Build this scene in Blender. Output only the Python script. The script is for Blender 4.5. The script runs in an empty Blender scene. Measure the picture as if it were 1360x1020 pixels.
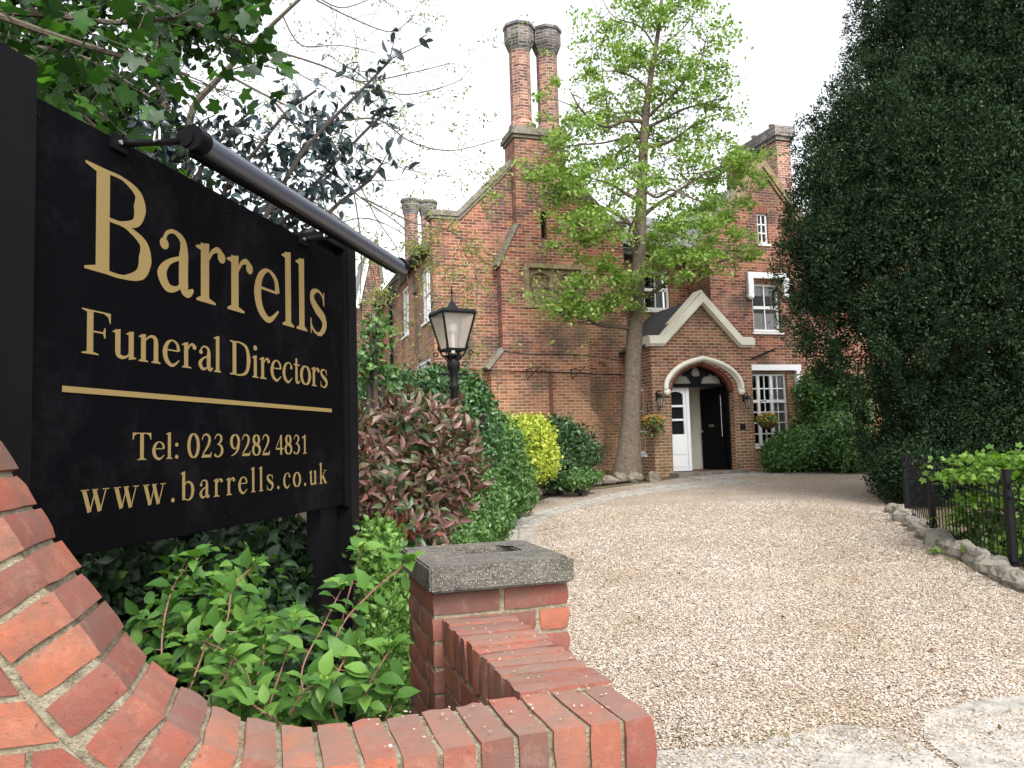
import bpy, bmesh, math, random
import numpy as np
from mathutils import Vector, Matrix
from mathutils.geometry import tessellate_polygon

# ------------------------------------------------------------------ camera, sky, sun, exposure
SC = bpy.context.scene
FPX, PITCH, ROLL, CZ = 1050.0, 0.0761, -0.03, 1.7
_a = math.pi/2 + PITCH
CAMM = Matrix.Rotation(_a, 3, 'X') @ Matrix.Rotation(ROLL, 3, 'Z')
cd = bpy.data.cameras.new('camera'); cam = bpy.data.objects.new('camera', cd)
SC.collection.objects.link(cam); SC.camera = cam
cam.matrix_world = Matrix.Translation((0, 0, CZ)) @ CAMM.to_4x4()
cd.sensor_width = 36; cd.lens = 36*FPX/1360; cd.clip_start = 0.05; cd.clip_end = 2000

SUN_EL, SUN_AZ = math.radians(48), math.radians(158)   # azimuth of the sun, clockwise from +Y
wd = bpy.data.worlds.new('World'); SC.world = wd; wd.use_nodes = True
wn = wd.node_tree; bg = wn.nodes['Background']
sky = wn.nodes.new('ShaderNodeTexSky'); sky.sky_type = 'NISHITA'; sky.sun_disc = False
sky.sun_elevation = SUN_EL; sky.sun_rotation = SUN_AZ
sky.air_density = 1.2; sky.dust_density = 4.0; sky.ozone_density = 1.0
hs = wn.nodes.new('ShaderNodeHueSaturation'); hs.inputs['Saturation'].default_value = 0.16
# overcast: a slight cloud deck variation over the sky texture
ctc = wn.nodes.new('ShaderNodeTexCoord'); cn = wn.nodes.new('ShaderNodeTexNoise'); cn.inputs['Scale'].default_value = 2.2
cn.inputs['Detail'].default_value = 5
cr = wn.nodes.new('ShaderNodeMapRange'); cr.inputs['To Min'].default_value = 1.75; cr.inputs['To Max'].default_value = 2.15
cm = wn.nodes.new('ShaderNodeMix'); cm.data_type = 'RGBA'; cm.blend_type = 'MULTIPLY'; cm.inputs[0].default_value = 1
wn.links.new(ctc.outputs['Generated'], cn.inputs['Vector']); wn.links.new(cn.outputs['Fac'], cr.inputs['Value'])
wn.links.new(sky.outputs[0], hs.inputs['Color']); wn.links.new(hs.outputs[0], cm.inputs[6])
wn.links.new(cr.outputs[0], cm.inputs[7]); wn.links.new(cm.outputs[2], bg.inputs['Color'])
bg.inputs['Strength'].default_value = 0.15
sd = bpy.data.lights.new('sun', 'SUN'); sd.energy = 1.0; sd.angle = math.radians(14); sd.color = (1, .965, .91)
sun = bpy.data.objects.new('sun', sd); SC.collection.objects.link(sun)
_sv = Vector((math.sin(SUN_AZ)*math.cos(SUN_EL), math.cos(SUN_AZ)*math.cos(SUN_EL), math.sin(SUN_EL)))
sun.rotation_euler = _sv.to_track_quat('Z', 'Y').to_euler(); sun.location = (10, -10, 30)
SC.view_settings.view_transform = 'Standard'; SC.view_settings.look = 'None'
SC.view_settings.gamma = 1; SC.view_settings.exposure = 0.58
SC.cycles.max_bounces = 8; SC.cycles.transparent_max_bounces = 12

# ------------------------------------------------------------------ measuring helpers (photo survey)
def ray(px, py):
    return CAMM @ Vector(((px-680)/FPX, (510-py)/FPX, -1))
def at(px, py, Y):                       # the place at distance Y in front of the camera
    d = ray(px, py); return Vector((0, 0, CZ)) + d*(Y/d.y)
SL = 0.045                               # the drive climbs gently towards the house
def gz(y): return SL*min(max(y, -30), 22)
def gnd(px, py, h=0):
    d = ray(px, py); k = (CZ-h)/(SL*d.y-d.z); return Vector((0, 0, CZ)) + d*k
class Frame:
    def __init__(s, x, y, z, ang):
        s.o = Vector((x, y, z)); s.a = ang
        s.u = Vector((math.cos(ang), math.sin(ang), 0)); s.n = Vector((-math.sin(ang), math.cos(ang), 0))
    def hit(s, px, py, t=0):             # (along, up) where the sight line meets the plane t
        d = ray(px, py); k = (s.n.dot(s.o)+t)/(s.n.dot(d)); P = d*k+Vector((0, 0, CZ))-s.o
        return s.u.dot(P), P.z
    def hits(s, px, py, a=0):            # (inward, up) where the sight line meets the side plane a
        d = ray(px, py); k = (s.u.dot(s.o)+a)/(s.u.dot(d)); P = d*k+Vector((0, 0, CZ))-s.o
        return s.n.dot(P), P.z
rng = np.random.default_rng(7); random.seed(7)

# ------------------------------------------------------------------ object helpers
def link(o, parent=None):
    SC.collection.objects.link(o)
    if parent is not None: o.parent = parent
    return o
def thing(name, label, cat, loc=(0, 0, 0), rz=0, group=None):
    o = bpy.data.objects.new(name, None); link(o); o.location = loc; o.rotation_euler = (0, 0, rz)
    o.empty_display_size = .2
    return tag(o, label, cat, group)
def tag(o, label=None, cat=None, group=None, kind=None):
    if label: o['label'] = label
    if cat: o['category'] = cat
    if group: o['group'] = group
    if kind: o['kind'] = kind
    return o
def uvbox(me):
    n = len(me.polygons)
    if n == 0: return
    uv = me.uv_layers.new(name='UVMap')
    nl = len(me.loops)
    vi = np.empty(nl, np.int32); me.loops.foreach_get('vertex_index', vi)
    co = np.empty(len(me.vertices)*3, np.float32); me.vertices.foreach_get('co', co); co = co.reshape(-1, 3)
    no = np.empty(n*3, np.float32); me.polygons.foreach_get('normal', no); no = no.reshape(-1, 3)
    lt = np.empty(n, np.int32); me.polygons.foreach_get('loop_total', lt)
    t = np.stack([-no[:, 1], no[:, 0], np.zeros(n)], 1); L = np.linalg.norm(t, axis=1)
    flat = L < .05; t[flat] = (1, 0, 0); L[flat] = 1; t /= L[:, None]
    b = np.cross(no, t)
    tt = np.repeat(t, lt, 0); bb = np.repeat(b, lt, 0); P = co[vi]
    out = np.stack([(P*tt).sum(1), (P*bb).sum(1)], 1).astype(np.float32)
    uv.data.foreach_set('uv', out.ravel())
class MB:
    def __init__(s): s.v = []; s.f = []
    def add(s, vs, fs):
        k = len(s.v); s.v += [tuple(v) for v in vs]; s.f += [tuple(i+k for i in f) for f in fs]; return s
    def hexa(s, p):                      # eight corners: bottom ring of four, top ring of four
        return s.add(p, [(3, 2, 1, 0), (4, 5, 6, 7), (0, 1, 5, 4), (1, 2, 6, 5), (2, 3, 7, 6), (3, 0, 4, 7)])
    def box(s, x0, x1, y0, y1, z0, z1):
        return s.hexa([(x0, y0, z0), (x1, y0, z0), (x1, y1, z0), (x0, y1, z0), (x0, y0, z1), (x1, y0, z1), (x1, y1, z1), (x0, y1, z1)])
    def prism(s, pts, mp, d0, d1):       # outline (a, z) extruded over depth, mp maps (a, d, z) to xyz
        n = len(pts); s.add([mp(a, d0, z) for a, z in pts]+[mp(a, d1, z) for a, z in pts],
              [tuple(range(n)), tuple(range(2*n-1, n-1, -1))]+[(i, (i+1) % n, n+(i+1) % n, n+i) for i in range(n)]); return s
    def tube(s, pts, rad, sides=6, cap=True):
        pts = [Vector(p) for p in pts]; n = len(pts)
        if not hasattr(rad, '__len__'): rad = [rad]*n
        k = len(s.v); up = None
        for i, p in enumerate(pts):
            d = (pts[min(i+1, n-1)]-pts[max(i-1, 0)]).normalized()
            if up is None: up = d.orthogonal().normalized()
            else:
                up = (up-d*up.dot(d))
                up = up.normalized() if up.length > 1e-6 else d.orthogonal().normalized()
            w = d.cross(up)
            for j in range(sides):
                a = 2*math.pi*j/sides; s.v.append(tuple(p+(up*math.cos(a)+w*math.sin(a))*rad[i]))
        for i in range(n-1):
            for j in range(sides):
                a, b = k+i*sides+j, k+i*sides+(j+1) % sides
                s.f.append((a, b, b+sides, a+sides))
        if cap:
            s.f.append(tuple(k+j for j in range(sides-1, -1, -1))); s.f.append(tuple(k+(n-1)*sides+j for j in range(sides)))
        return s
    def lathe(s, prof, c=(0, 0), sides=16, rot=0):   # profile of (r, z)
        k = len(s.v); n = len(prof)
        for r, z in prof:
            for j in range(sides):
                a = 2*math.pi*j/sides+rot; s.v.append((c[0]+r*math.cos(a), c[1]+r*math.sin(a), z))
        for i in range(n-1):
            for j in range(sides):
                a, b = k+i*sides+j, k+i*sides+(j+1) % sides; s.f.append((a, b, b+sides, a+sides))
        s.f.append(tuple(k+j for j in range(sides-1, -1, -1))); s.f.append(tuple(k+(n-1)*sides+j for j in range(sides)))
        return s
    def sphere(s, c, r, seg=10, rings=7, sc=(1, 1, 1)):
        k = len(s.v)
        for i in range(1, rings):
            th = math.pi*i/rings
            for j in range(seg):
                a = 2*math.pi*j/seg
                s.v.append((c[0]+r*sc[0]*math.sin(th)*math.cos(a), c[1]+r*sc[1]*math.sin(th)*math.sin(a), c[2]+r*sc[2]*math.cos(th)))
        t = len(s.v); s.v.append((c[0], c[1], c[2]+r*sc[2])); s.v.append((c[0], c[1], c[2]-r*sc[2]))
        for i in range(rings-2):
            for j in range(seg):
                a, b = k+i*seg+j, k+i*seg+(j+1) % seg; s.f.append((a, a+seg, b+seg, b))
        for j in range(seg):
            s.f.append((t, k+j, k+(j+1) % seg)); s.f.append((t+1, k+(rings-2)*seg+(j+1) % seg, k+(rings-2)*seg+j))
        return s
    def build(s, name, mat, parent=None, smooth=False, bevel=0, uv=True, recalc=True):
        me = bpy.data.meshes.new(name); me.from_pydata(s.v, [], s.f); me.materials.append(mat)
        if recalc or bevel:
            bm = bmesh.new(); bm.from_mesh(me)
            if recalc: bmesh.ops.recalc_face_normals(bm, faces=bm.faces)
            if bevel: bmesh.ops.bevel(bm, geom=bm.edges[:], offset=bevel, segments=2, affect='EDGES', clamp_overlap=True)
            bm.to_mesh(me); bm.free()
        if smooth: me.polygons.foreach_set('use_smooth', [True]*len(me.polygons))
        if smooth == 'angle': me.set_sharp_from_angle(angle=math.radians(42))
        me.update()
        if uv: uvbox(me)
        return link(bpy.data.objects.new(name, me), parent)
def wall(pts, mp, d0, d1, holes=()):     # outline with holes, extruded: a solid wall with reveals
    mb = MB(); loops = [list(pts)]+[list(h) for h in holes]
    flat = [p for l in loops for p in l]; tris = tessellate_polygon([[Vector((a, z, 0)) for a, z in l] for l in loops])
    n = len(flat)
    vs = [mp(a, d0, z) for a, z in flat]+[mp(a, d1, z) for a, z in flat]
    fs = [tuple(t) for t in tris]+[tuple(i+n for i in reversed(t)) for t in tris]
    k = 0
    for l in loops:
        m = len(l)
        fs += [(k+i, k+(i+1) % m, n+k+(i+1) % m, n+k+i) for i in range(m)]; k += m
    return mb.add(vs, fs)

# ------------------------------------------------------------------ materials
MATS = {}
class NT:
    def __init__(s, name, rough=.7, spec=.3):
        s.m = bpy.data.materials.new(name); s.m.use_nodes = True; s.t = s.m.node_tree; s.b = s.t.nodes['Principled BSDF']
        s.b.inputs['Roughness'].default_value = rough; s.b.inputs['Specular IOR Level'].default_value = spec; MATS[name] = s.m
    def n(s, t, **k):
        x = s.t.nodes.new('ShaderNode'+t)
        for a, v in k.items():
            if a in x.inputs: x.inputs[a].default_value = v
            else: setattr(x, a, v)
        return x
    def l(s, a, b): s.t.links.new(a, b)
    def coord(s, kind='Object'): return s.n('TexCoord').outputs[kind]
    def noise(s, scale, detail=4, vec=None, rough=.6):
        x = s.n('TexNoise'); x.inputs['Scale'].default_value = scale; x.inputs['Detail'].default_value = detail
        x.inputs['Roughness'].default_value = rough
        s.l(vec if vec is not None else s.coord(), x.inputs['Vector']); return x.outputs['Fac']
    def ramp(s, fac, stops):
        x = s.n('ValToRGB'); e = x.color_ramp.elements
        while len(e) < len(stops): e.new(.5)
        for el, (p, c) in zip(e, stops): el.position = p; el.color = tuple(c)+(1,) if hasattr(c, '__len__') else (c, c, c, 1)
        s.l(fac, x.inputs[0]); return x.outputs[0]
    def mix(s, fac, a, b, mode='MIX'):
        x = s.n('Mix', data_type='RGBA', blend_type=mode)
        for sock, v in ((x.inputs[0], fac), (x.inputs[6], a), (x.inputs[7], b)):
            if hasattr(v, 'is_output') or isinstance(v, bpy.types.NodeSocket): s.l(v, sock)
            elif hasattr(v, '__len__'): sock.default_value = tuple(v)+(1,)
            elif sock == x.inputs[0]: sock.default_value = v
            else: sock.default_value = (v, v, v, 1)
        return x.outputs[2]
    def math(s, op, a, b=0.0):
        x = s.n('Math', operation=op)
        for sock, v in ((x.inputs[0], a), (x.inputs[1], b)):
            if isinstance(v, bpy.types.NodeSocket): s.l(v, sock)
            else: sock.default_value = v
        return x.outputs[0]
    def bump(s, h, strength=.5, dist=.01):
        x = s.n('Bump'); x.inputs['Strength'].default_value = strength; x.inputs['Distance'].default_value = dist
        s.l(h, x.inputs['Height']); s.l(x.outputs[0], s.b.inputs['Normal'])
    def col(s, c):
        if isinstance(c, bpy.types.NodeSocket): s.l(c, s.b.inputs['Base Color'])
        else: s.b.inputs['Base Color'].default_value = tuple(c)+(1,)
def plain(name, col, rough=.5, spec=.4, metal=0, var=.15, scale=12, bump=0):
    k = NT(name, rough, spec); k.b.inputs['Metallic'].default_value = metal
    f = k.noise(scale, 5); k.col(k.mix(f, tuple(c*(1-var) for c in col), tuple(min(1, c*(1+var)) for c in col)))
    if bump: k.bump(k.noise(scale*6, 4), bump, .004)
    return k.m
def leafmat(name, stops, rough=.45, trans=.3, spec=.35, big=None):
    k = NT(name, rough, spec)
    g = k.n('NewGeometry'); c = k.ramp(g.outputs['Random Per Island'], stops)
    nz = k.noise(3.0 if big is None else big, 2); c = k.mix(k.math('MULTIPLY', nz, .45), c, (.6, .62, .5), 'MULTIPLY')
    k.col(c)
    tr = k.n('BsdfTranslucent'); k.l(k.mix(1.0, c, (1.0, 1.15, .5), 'MULTIPLY'), tr.inputs['Color'])
    mx = k.n('MixShader'); mx.inputs[0].default_value = trans
    out = k.t.nodes['Material Output']
    k.l(k.b.outputs[0], mx.inputs[1]); k.l(tr.outputs[0], mx.inputs[2]); k.l(mx.outputs[0], out.inputs['Surface'])
    return k.m
def brickmat(name, c1, c2, mortar, soot=.5, tan=.0, bright=1.0, w=.225, h=.075):
    k = NT(name, .85, .2)
    uv = k.coord('UV'); ob = k.coord('Object')
    # slight waviness of the courses
    wv = k.n('TexNoise'); wv.inputs['Scale'].default_value = 1.3; k.l(ob, wv.inputs['Vector'])
    ad = k.n('VectorMath', operation='MULTIPLY_ADD'); k.l(wv.outputs['Color'], ad.inputs[0]); ad.inputs[1].default_value = (.02, .02, 0); k.l(uv, ad.inputs[2])
    br = k.n('TexBrick', offset=.5); k.l(ad.outputs[0], br.inputs['Vector'])
    for a, v in (('Scale', 1.0), ('Mortar Size', .010), ('Mortar Smooth', .25), ('Bias', -.1), ('Brick Width', w), ('Row Height', h)): br.inputs[a].default_value = v
    br.inputs['Color1'].default_value = (0, 0, 0, 1); br.inputs['Color2'].default_value = (1, 1, 1, 1); br.inputs['Mortar'].default_value = (.5, .5, .5, 1)
    per = k.ramp(br.outputs['Color'], [(0, tuple(x*.6 for x in c1)), (.3, c1), (.65, c2), (.9, tuple(min(1, x*1.25) for x in c2)), (1, (c2[0]*1.1, c2[1]*1.7, c2[2]*1.6))])
    fine = k.noise(14, 6, ob, .7); per = k.mix(k.math('MULTIPLY', fine, .55), per, (.55, .5, .5), 'MULTIPLY')
    so = k.ramp(k.noise(.8, 6, ob, .7), [(.47, 0), (.62, 1)])
    pa = k.ramp(k.noise(1.25, 5, ob, .65), [(.54, 0), (.68, 1)]); per = k.mix(k.math('MULTIPLY', pa, .45), per, (.50, .26, .17))
    per = k.mix(k.math('MULTIPLY', so, soot), per, (.05, .04, .038))
    if tan:
        ta = k.ramp(k.noise(.42, 4, ob, .5), [(.3, 1), (.5, 0)])
        sx = k.n('SeparateXYZ'); k.l(ob, sx.inputs[0])
        lo = k.n('MapRange'); lo.inputs['From Min'].default_value = 3.4; lo.inputs['From Max'].default_value = 1.6; k.l(sx.outputs['Z'], lo.inputs['Value'])
        ta2 = k.math('MULTIPLY', k.math('MAXIMUM', ta, k.math('MULTIPLY', lo.outputs[0], k.math('MULTIPLY', k.noise(1.1, 3, ob), 1.5))), tan)
        per = k.mix(ta2, per, (.26, .17, .055))
    mo = k.mix(k.noise(5, 3, ob), tuple(x*.6 for x in mortar), mortar)
    mo = k.mix(k.math('MULTIPLY', so, soot*.8), mo, (.09, .08, .07))
    k.col(k.mix(br.outputs['Fac'], per, mo))
    hh = k.math('SUBTRACT', k.math('MULTIPLY', k.noise(40, 4, ob), .5), br.outputs['Fac']); k.bump(hh, .7, .012)
    return k.m
RED = (.30, .082, .046); RED2 = (.40, .14, .08)
M_brick = brickmat('house_brick', RED, RED2, (.46, .385, .31), .85, .55)
M_brick_porch = brickmat('porch_brick', (.24, .07, .042), (.36, .13, .08), (.52, .46, .38), .75, .6)
M_brick_chim = brickmat('chimney_brick', (.25, .10, .07), (.40, .19, .13), (.5, .46, .4), .4, 0)
M_brick_grey = brickmat('chimney_cap_brick', (.13, .12, .12), (.22, .20, .19), (.38, .37, .35), .5, 0)
M_wallbrick = brickmat('garden_wall_brick', (.25, .07, .035), (.40, .12, .06), (.26, .23, .16), .6, 0)
def handbrick():
    k = NT('handmade_brick', .78, .3); ob = k.coord()
    g = k.n('NewGeometry'); c = k.ramp(g.outputs['Random Per Island'], [(0, (.13, .055, .042)), (.2, (.23, .065, .045)), (.45, (.30, .088, .052)), (.7, (.36, .12, .065)), (.88, (.21, .095, .07)), (1, (.28, .075, .055))])
    s1 = k.ramp(k.noise(9, 7, ob, .75), [(.40, 0), (.62, 1)]); c = k.mix(k.math('MULTIPLY', s1, .62), c, (.13, .085, .07))
    s2 = k.ramp(k.noise(19, 5, ob, .75), [(.52, 0), (.8, 1)]); c = k.mix(k.math('MULTIPLY', s2, .45), c, (.42, .24, .17))
    s3 = k.ramp(k.noise(120, 3, ob, .6), [(.64, 0), (.72, 1)]); c = k.mix(k.math('MULTIPLY', s3, .7), c, (.07, .035, .03))
    sn = k.n('SeparateXYZ'); k.l(g.outputs['Normal'], sn.inputs[0]); upf = k.ramp(sn.outputs['Z'], [(.6, 0), (.95, 1)])
    c = k.mix(k.math('MULTIPLY', k.math('MULTIPLY', upf, k.ramp(k.noise(9, 5, ob, .7), [(.3, .2), (.6, 1)])), .55), c, (.21, .145, .12))
    gm = k.ramp(k.noise(4.3, 4, ob), [(.55, 0), (.8, 1)]); c = k.mix(k.math('MULTIPLY', gm, .35), c, (.12, .13, .06))
    k.col(c); k.bump(k.math('ADD', k.noise(55, 5, ob), k.math('MULTIPLY', k.noise(300, 3, ob), .5)), .4, .005); return k.m
M_hand = handbrick()
def mortar():
    k = NT('lime_mortar', .95, .1); ob = k.coord()
    k.col(k.ramp(k.noise(45, 6, ob, .8), [(.3, (.10, .085, .06)), (.5, (.27, .235, .165)), (.75, (.42, .38, .30))])); k.bump(k.noise(180, 5, ob), .9, .008); return k.m
M_mortar = mortar()
def stone(name, c, scale=20, pits=True, spec=.2, moss=.3, speck=0):
    k = NT(name, .9, spec); ob = k.coord()
    b = k.ramp(k.noise(scale, 7, ob, .75), [(.25, tuple(x*.35 for x in c)), (.5, c), (.75, tuple(min(1, x*1.6) for x in c))])
    b = k.mix(k.math('MULTIPLY', k.ramp(k.noise(2.3, 5, ob), [(.5, 0), (.7, 1)]), moss), b, (.08, .085, .04))
    if speck:
        sp_ = k.ramp(k.noise(230, 2, ob, .5), [(.60, 0), (.66, 1)]); b = k.mix(k.math('MULTIPLY', sp_, speck), b, (.42, .40, .36))
        sd_ = k.ramp(k.noise(190, 2, ob, .5), [(.36, 1), (.42, 0)]); b = k.mix(k.math('MULTIPLY', sd_, speck), b, (.02, .018, .015))
    k.col(b); k.bump(k.noise(scale*5, 5, ob), .8, .01); return k.m
M_cap = stone('weathered_cast_stone', (.115, .105, .09), 16, moss=.45, speck=.8)
M_stone = stone('dressed_stone', (.26, .20, .12), 8, moss=.5)
M_coping = stone('grey_coping_stone', (.20, .18, .15), 9, moss=.6)
M_rock = stone('garden_rock_stone', (.20, .17, .13), 7, moss=.4)
M_cream = plain('cream_painted_stone', (.72, .69, .59), .6, .3, var=.10, scale=5, bump=.2)
M_white = plain('white_paint', (.78, .79, .80), .45, .4, var=.05, scale=4)
M_interior = plain('cream_wall_paint', (.74, .70, .60), .7, .2, var=.04, scale=2)
def dull(m, ior): m.node_tree.nodes['Principled BSDF'].inputs['IOR'].default_value = ior; return m
M_blackpaint = plain('black_gloss_paint', (.006, .006, .007), .38, .15, var=.3, scale=6)
M_iron = plain('black_iron', (.009, .009, .010), .45, .25, var=.4, scale=30, bump=.2)
M_dark = plain('dark_room', (.012, .012, .014), .9, .1)
M_lead = plain('lead_grey', (.10, .11, .12), .6, .4, var=.3, scale=6)
M_lace = plain('lace_curtain', (.62, .62, .62), .9, .1, var=.2, scale=60)
M_bark = stone('brown_bark', (.125, .098, .074), 14, moss=.35)
M_bark2 = stone('grey_bark', (.10, .085, .065), 18, moss=.2)
M_twig = plain('twig_bark', (.05, .042, .036), .8, .2, var=.3, scale=20)
M_stem = plain('green_stem', (.14, .13, .06), .6, .3, var=.3, scale=30)
M_redstem = plain('reddish_stem', (.20, .10, .07), .6, .3, var=.3, scale=30)
def signmat():
    k = NT('sign_black_panel', .3, .05); ob = k.coord()
    d = k.ramp(k.noise(1.6, 7, ob, .8), [(.5, 0), (.8, 1)]); k.col(k.mix(k.math('MULTIPLY', d, .6), (.003, .003, .004), (.022, .019, .022)))
    r = k.n('MapRange'); r.inputs['To Min'].default_value = .18; r.inputs['To Max'].default_value = .42; k.l(k.noise(2.0, 5, ob), r.inputs['Value']); k.l(r.outputs[0], k.b.inputs['Roughness'])
    return k.m
dull(M_iron, 1.3); M_sign = dull(signmat(), 1.22); dull(M_blackpaint, 1.25)
M_gold = plain('gold_vinyl_lettering', (.21, .150, .060), .5, .15, var=.05, scale=3)
M_tube = plain('anodised_light_housing', (.065, .072, .098), .25, .6, metal=0, var=.15, scale=8)
M_bolt = plain('galvanised_steel', (.45, .45, .45), .4, .5, metal=.7, scale=20)
M_soil = stone('bed_soil', (.045, .034, .022), 12, moss=.3)
def glassmat(name, tint=.03, rough=.05, refl=.12):
    k = NT(name); out = k.t.nodes['Material Output']
    tr = k.n('BsdfTransparent'); tr.inputs['Color'].default_value = (1-tint, 1-tint, 1-tint, 1)
    gl = k.n('BsdfGlossy'); gl.inputs['Roughness'].default_value = rough
    lw = k.n('LayerWeight'); lw.inputs['Blend'].default_value = refl
    mx = k.n('MixShader'); k.l(lw.outputs['Fresnel'], mx.inputs[0]); k.l(tr.outputs[0], mx.inputs[1]); k.l(gl.outputs[0], mx.inputs[2])
    k.l(mx.outputs[0], out.inputs['Surface']); return k.m
M_glass = glassmat('window_glass', .25, .04, .25)
def milky():
    k = NT('frosted_lantern_glass', .35, .4); k.col((.52, .49, .45)); out = k.t.nodes['Material Output']
    tr = k.n('BsdfTransparent'); tl = k.n('BsdfTranslucent'); tl.inputs['Color'].default_value = (.6, .57, .52, 1)
    m1 = k.n('MixShader'); m1.inputs[0].default_value = .5; k.l(k.b.outputs[0], m1.inputs[1]); k.l(tl.outputs[0], m1.inputs[2])
    m2 = k.n('MixShader'); m2.inputs[0].default_value = .45; k.l(m1.outputs[0], m2.inputs[1]); k.l(tr.outputs[0], m2.inputs[2])
    k.l(m2.outputs[0], out.inputs['Surface']); return k.m
M_milk = milky()
def slate(name, c):
    k = NT(name, .6, .35); uv = k.coord('UV')
    br = k.n('TexBrick', offset=.5); k.l(uv, br.inputs['Vector'])
    for a, v in (('Scale', 1.0), ('Mortar Size', .006), ('Mortar Smooth', .1), ('Brick Width', .3), ('Row Height', .2)): br.inputs[a].default_value = v
    br.inputs['Color1'].default_value = tuple(x*.75 for x in c)+(1,); br.inputs['Color2'].default_value = tuple(x*1.2 for x in c)+(1,); br.inputs['Mortar'].default_value = tuple(x*.35 for x in c)+(1,)
    k.col(k.mix(k.math('MULTIPLY', k.noise(1.5, 5), .5), br.outputs['Color'], (.5, .52, .42), 'MULTIPLY'))
    k.bump(k.math('SUBTRACT', 1.0, br.outputs['Fac']), .6, .01); return k.m
M_slate = slate('roof_slate', (.22, .22, .22)); M_slate_d = slate('dark_roof_slate', (.06, .063, .07))
def gravelmat():
    k = NT('gravel', .85, .25); ob = k.coord()
    v = k.n('TexVoronoi'); v.inputs['Scale'].default_value = 62; k.l(ob, v.inputs['Vector'])
    sx = k.n('SeparateColor'); k.l(v.outputs['Color'], sx.inputs[0])
    c = k.ramp(sx.outputs[0], GR)
    big = k.ramp(k.noise(.9, 5, ob, .65), [(.45, 0), (.75, 1)]); c = k.mix(k.math('MULTIPLY', big, .5), c, (.26, .18, .10))
    tw = k.ramp(k.noise(.35, 3, ob, .5), [(.4, 0), (.65, 1)]); c = k.mix(k.math('MULTIPLY', tw, .3), c, (.62, .58, .52), 'MULTIPLY')
    sh = k.ramp(v.outputs['Distance'], [(.45, 0), (.85, 1)]); c = k.mix(sh, c, (.20, .155, .11))
    k.col(c); k.bump(k.math('SUBTRACT', 1, v.outputs['Distance']), 1.0, .02); return k.m
GR = [(0, (.14, .11, .09)), (.12, (.27, .205, .155)), (.3, (.385, .31, .245)), (.5, (.48, .415, .35)), (.7, (.40, .315, .23)), (.85, (.56, .505, .45)), (1, (.70, .665, .62))]
M_gravel = gravelmat()
def pebmat():
    k = NT('pebble', .6, .35); g = k.n('NewGeometry'); ob = k.coord()
    c = k.ramp(g.outputs['Random Per Island'], GR); c = k.mix(k.math('MULTIPLY', k.noise(60, 4, ob), .4), c, (.7, .62, .52), 'MULTIPLY')
    big = k.ramp(k.noise(.9, 5, ob, .65), [(.45, 0), (.7, 1)]); c = k.mix(k.math('MULTIPLY', big, .45), c, (.27, .19, .11))
    tw = k.ramp(k.noise(.35, 3, ob, .5), [(.4, 0), (.65, 1)]); c = k.mix(k.math('MULTIPLY', tw, .3), c, (.62, .58, .52), 'MULTIPLY')
    k.col(c); return k.m
M_peb = pebmat()
M_pave = stone('concrete_paving', (.33, .31, .28), 9, moss=.25, speck=.5)
M_flag = stone('grey_flagstone', (.30, .28, .25), 10, moss=.3)
M_ground = stone('earth', (.10, .08, .05), 3, moss=.7)
M_asph = stone('asphalt', (.055, .055, .055), 40, moss=0)
# leaves
M_yew = leafmat('yew_foliage', [(0, (.008, .017, .009)), (.4, (.016, .034, .016)), (.8, (.032, .062, .027)), (1, (.075, .12, .055))], .75, .15, .08)
M_acer = leafmat('spring_green_foliage', [(0, (.13, .22, .045)), (.5, (.24, .37, .08)), (1, (.42, .53, .19))], .5, .5)
M_laurel = leafmat('laurel_foliage', [(0, (.03, .09, .02)), (.5, (.06, .15, .03)), (1, (.13, .25, .06))], .35, .25, .5)
M_yellow = leafmat('golden_foliage', [(0, (.22, .32, .04)), (.5, (.44, .50, .06)), (1, (.64, .64, .14))], .5, .4)
M_dkgreen = leafmat('dark_shrub_foliage', [(0, (.018, .045, .016)), (.5, (.035, .085, .028)), (1, (.08, .15, .05))], .4, .2, .45)
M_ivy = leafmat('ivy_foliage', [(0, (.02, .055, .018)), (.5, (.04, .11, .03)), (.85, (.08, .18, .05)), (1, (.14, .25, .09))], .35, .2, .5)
M_mid = leafmat('mid_green_foliage', [(0, (.05, .12, .03)), (.5, (.09, .19, .05)), (1, (.17, .28, .10))], .45, .3)
M_red = leafmat('bronze_red_foliage', [(0, (.08, .04, .03)), (.35, (.14, .06, .05)), (.6, (.20, .10, .085)), (.8, (.12, .11, .05)), (.93, (.32, .20, .19)), (1, (.30, .08, .05))], .36, .3, .5)
M_redgreen = leafmat('bronze_green_foliage', [(0, (.03, .06, .025)), (.6, (.06, .11, .04)), (1, (.12, .10, .05))], .35, .2, .5)
M_dog = leafmat('dogwood_foliage', [(0, (.04, .115, .022)), (.5, (.085, .20, .036)), (1, (.17, .32, .065))], .5, .35, .3, big=25)
M_lime = leafmat('lime_bud_foliage', [(0, (.22, .38, .05)), (1, (.38, .55, .12))], .5, .4)
M_holly = leafmat('holly_foliage', [(0, (.018, .032, .042)), (.5, (.036, .060, .072)), (1, (.08, .12, .13))], .22, .1, .6)
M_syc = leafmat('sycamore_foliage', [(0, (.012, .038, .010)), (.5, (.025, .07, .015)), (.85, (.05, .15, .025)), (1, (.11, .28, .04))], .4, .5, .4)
M_pale = leafmat('pale_young_foliage', [(0, (.14, .17, .06)), (.5, (.24, .27, .09)), (1, (.36, .36, .14))], .5, .45)
M_pet = leafmat('petals', [(0, (.70, .52, .05)), (.4, (.75, .60, .12)), (.65, (.72, .28, .05)), (.85, (.55, .18, .06)), (1, (.75, .72, .55))], .6, .4)

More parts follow.
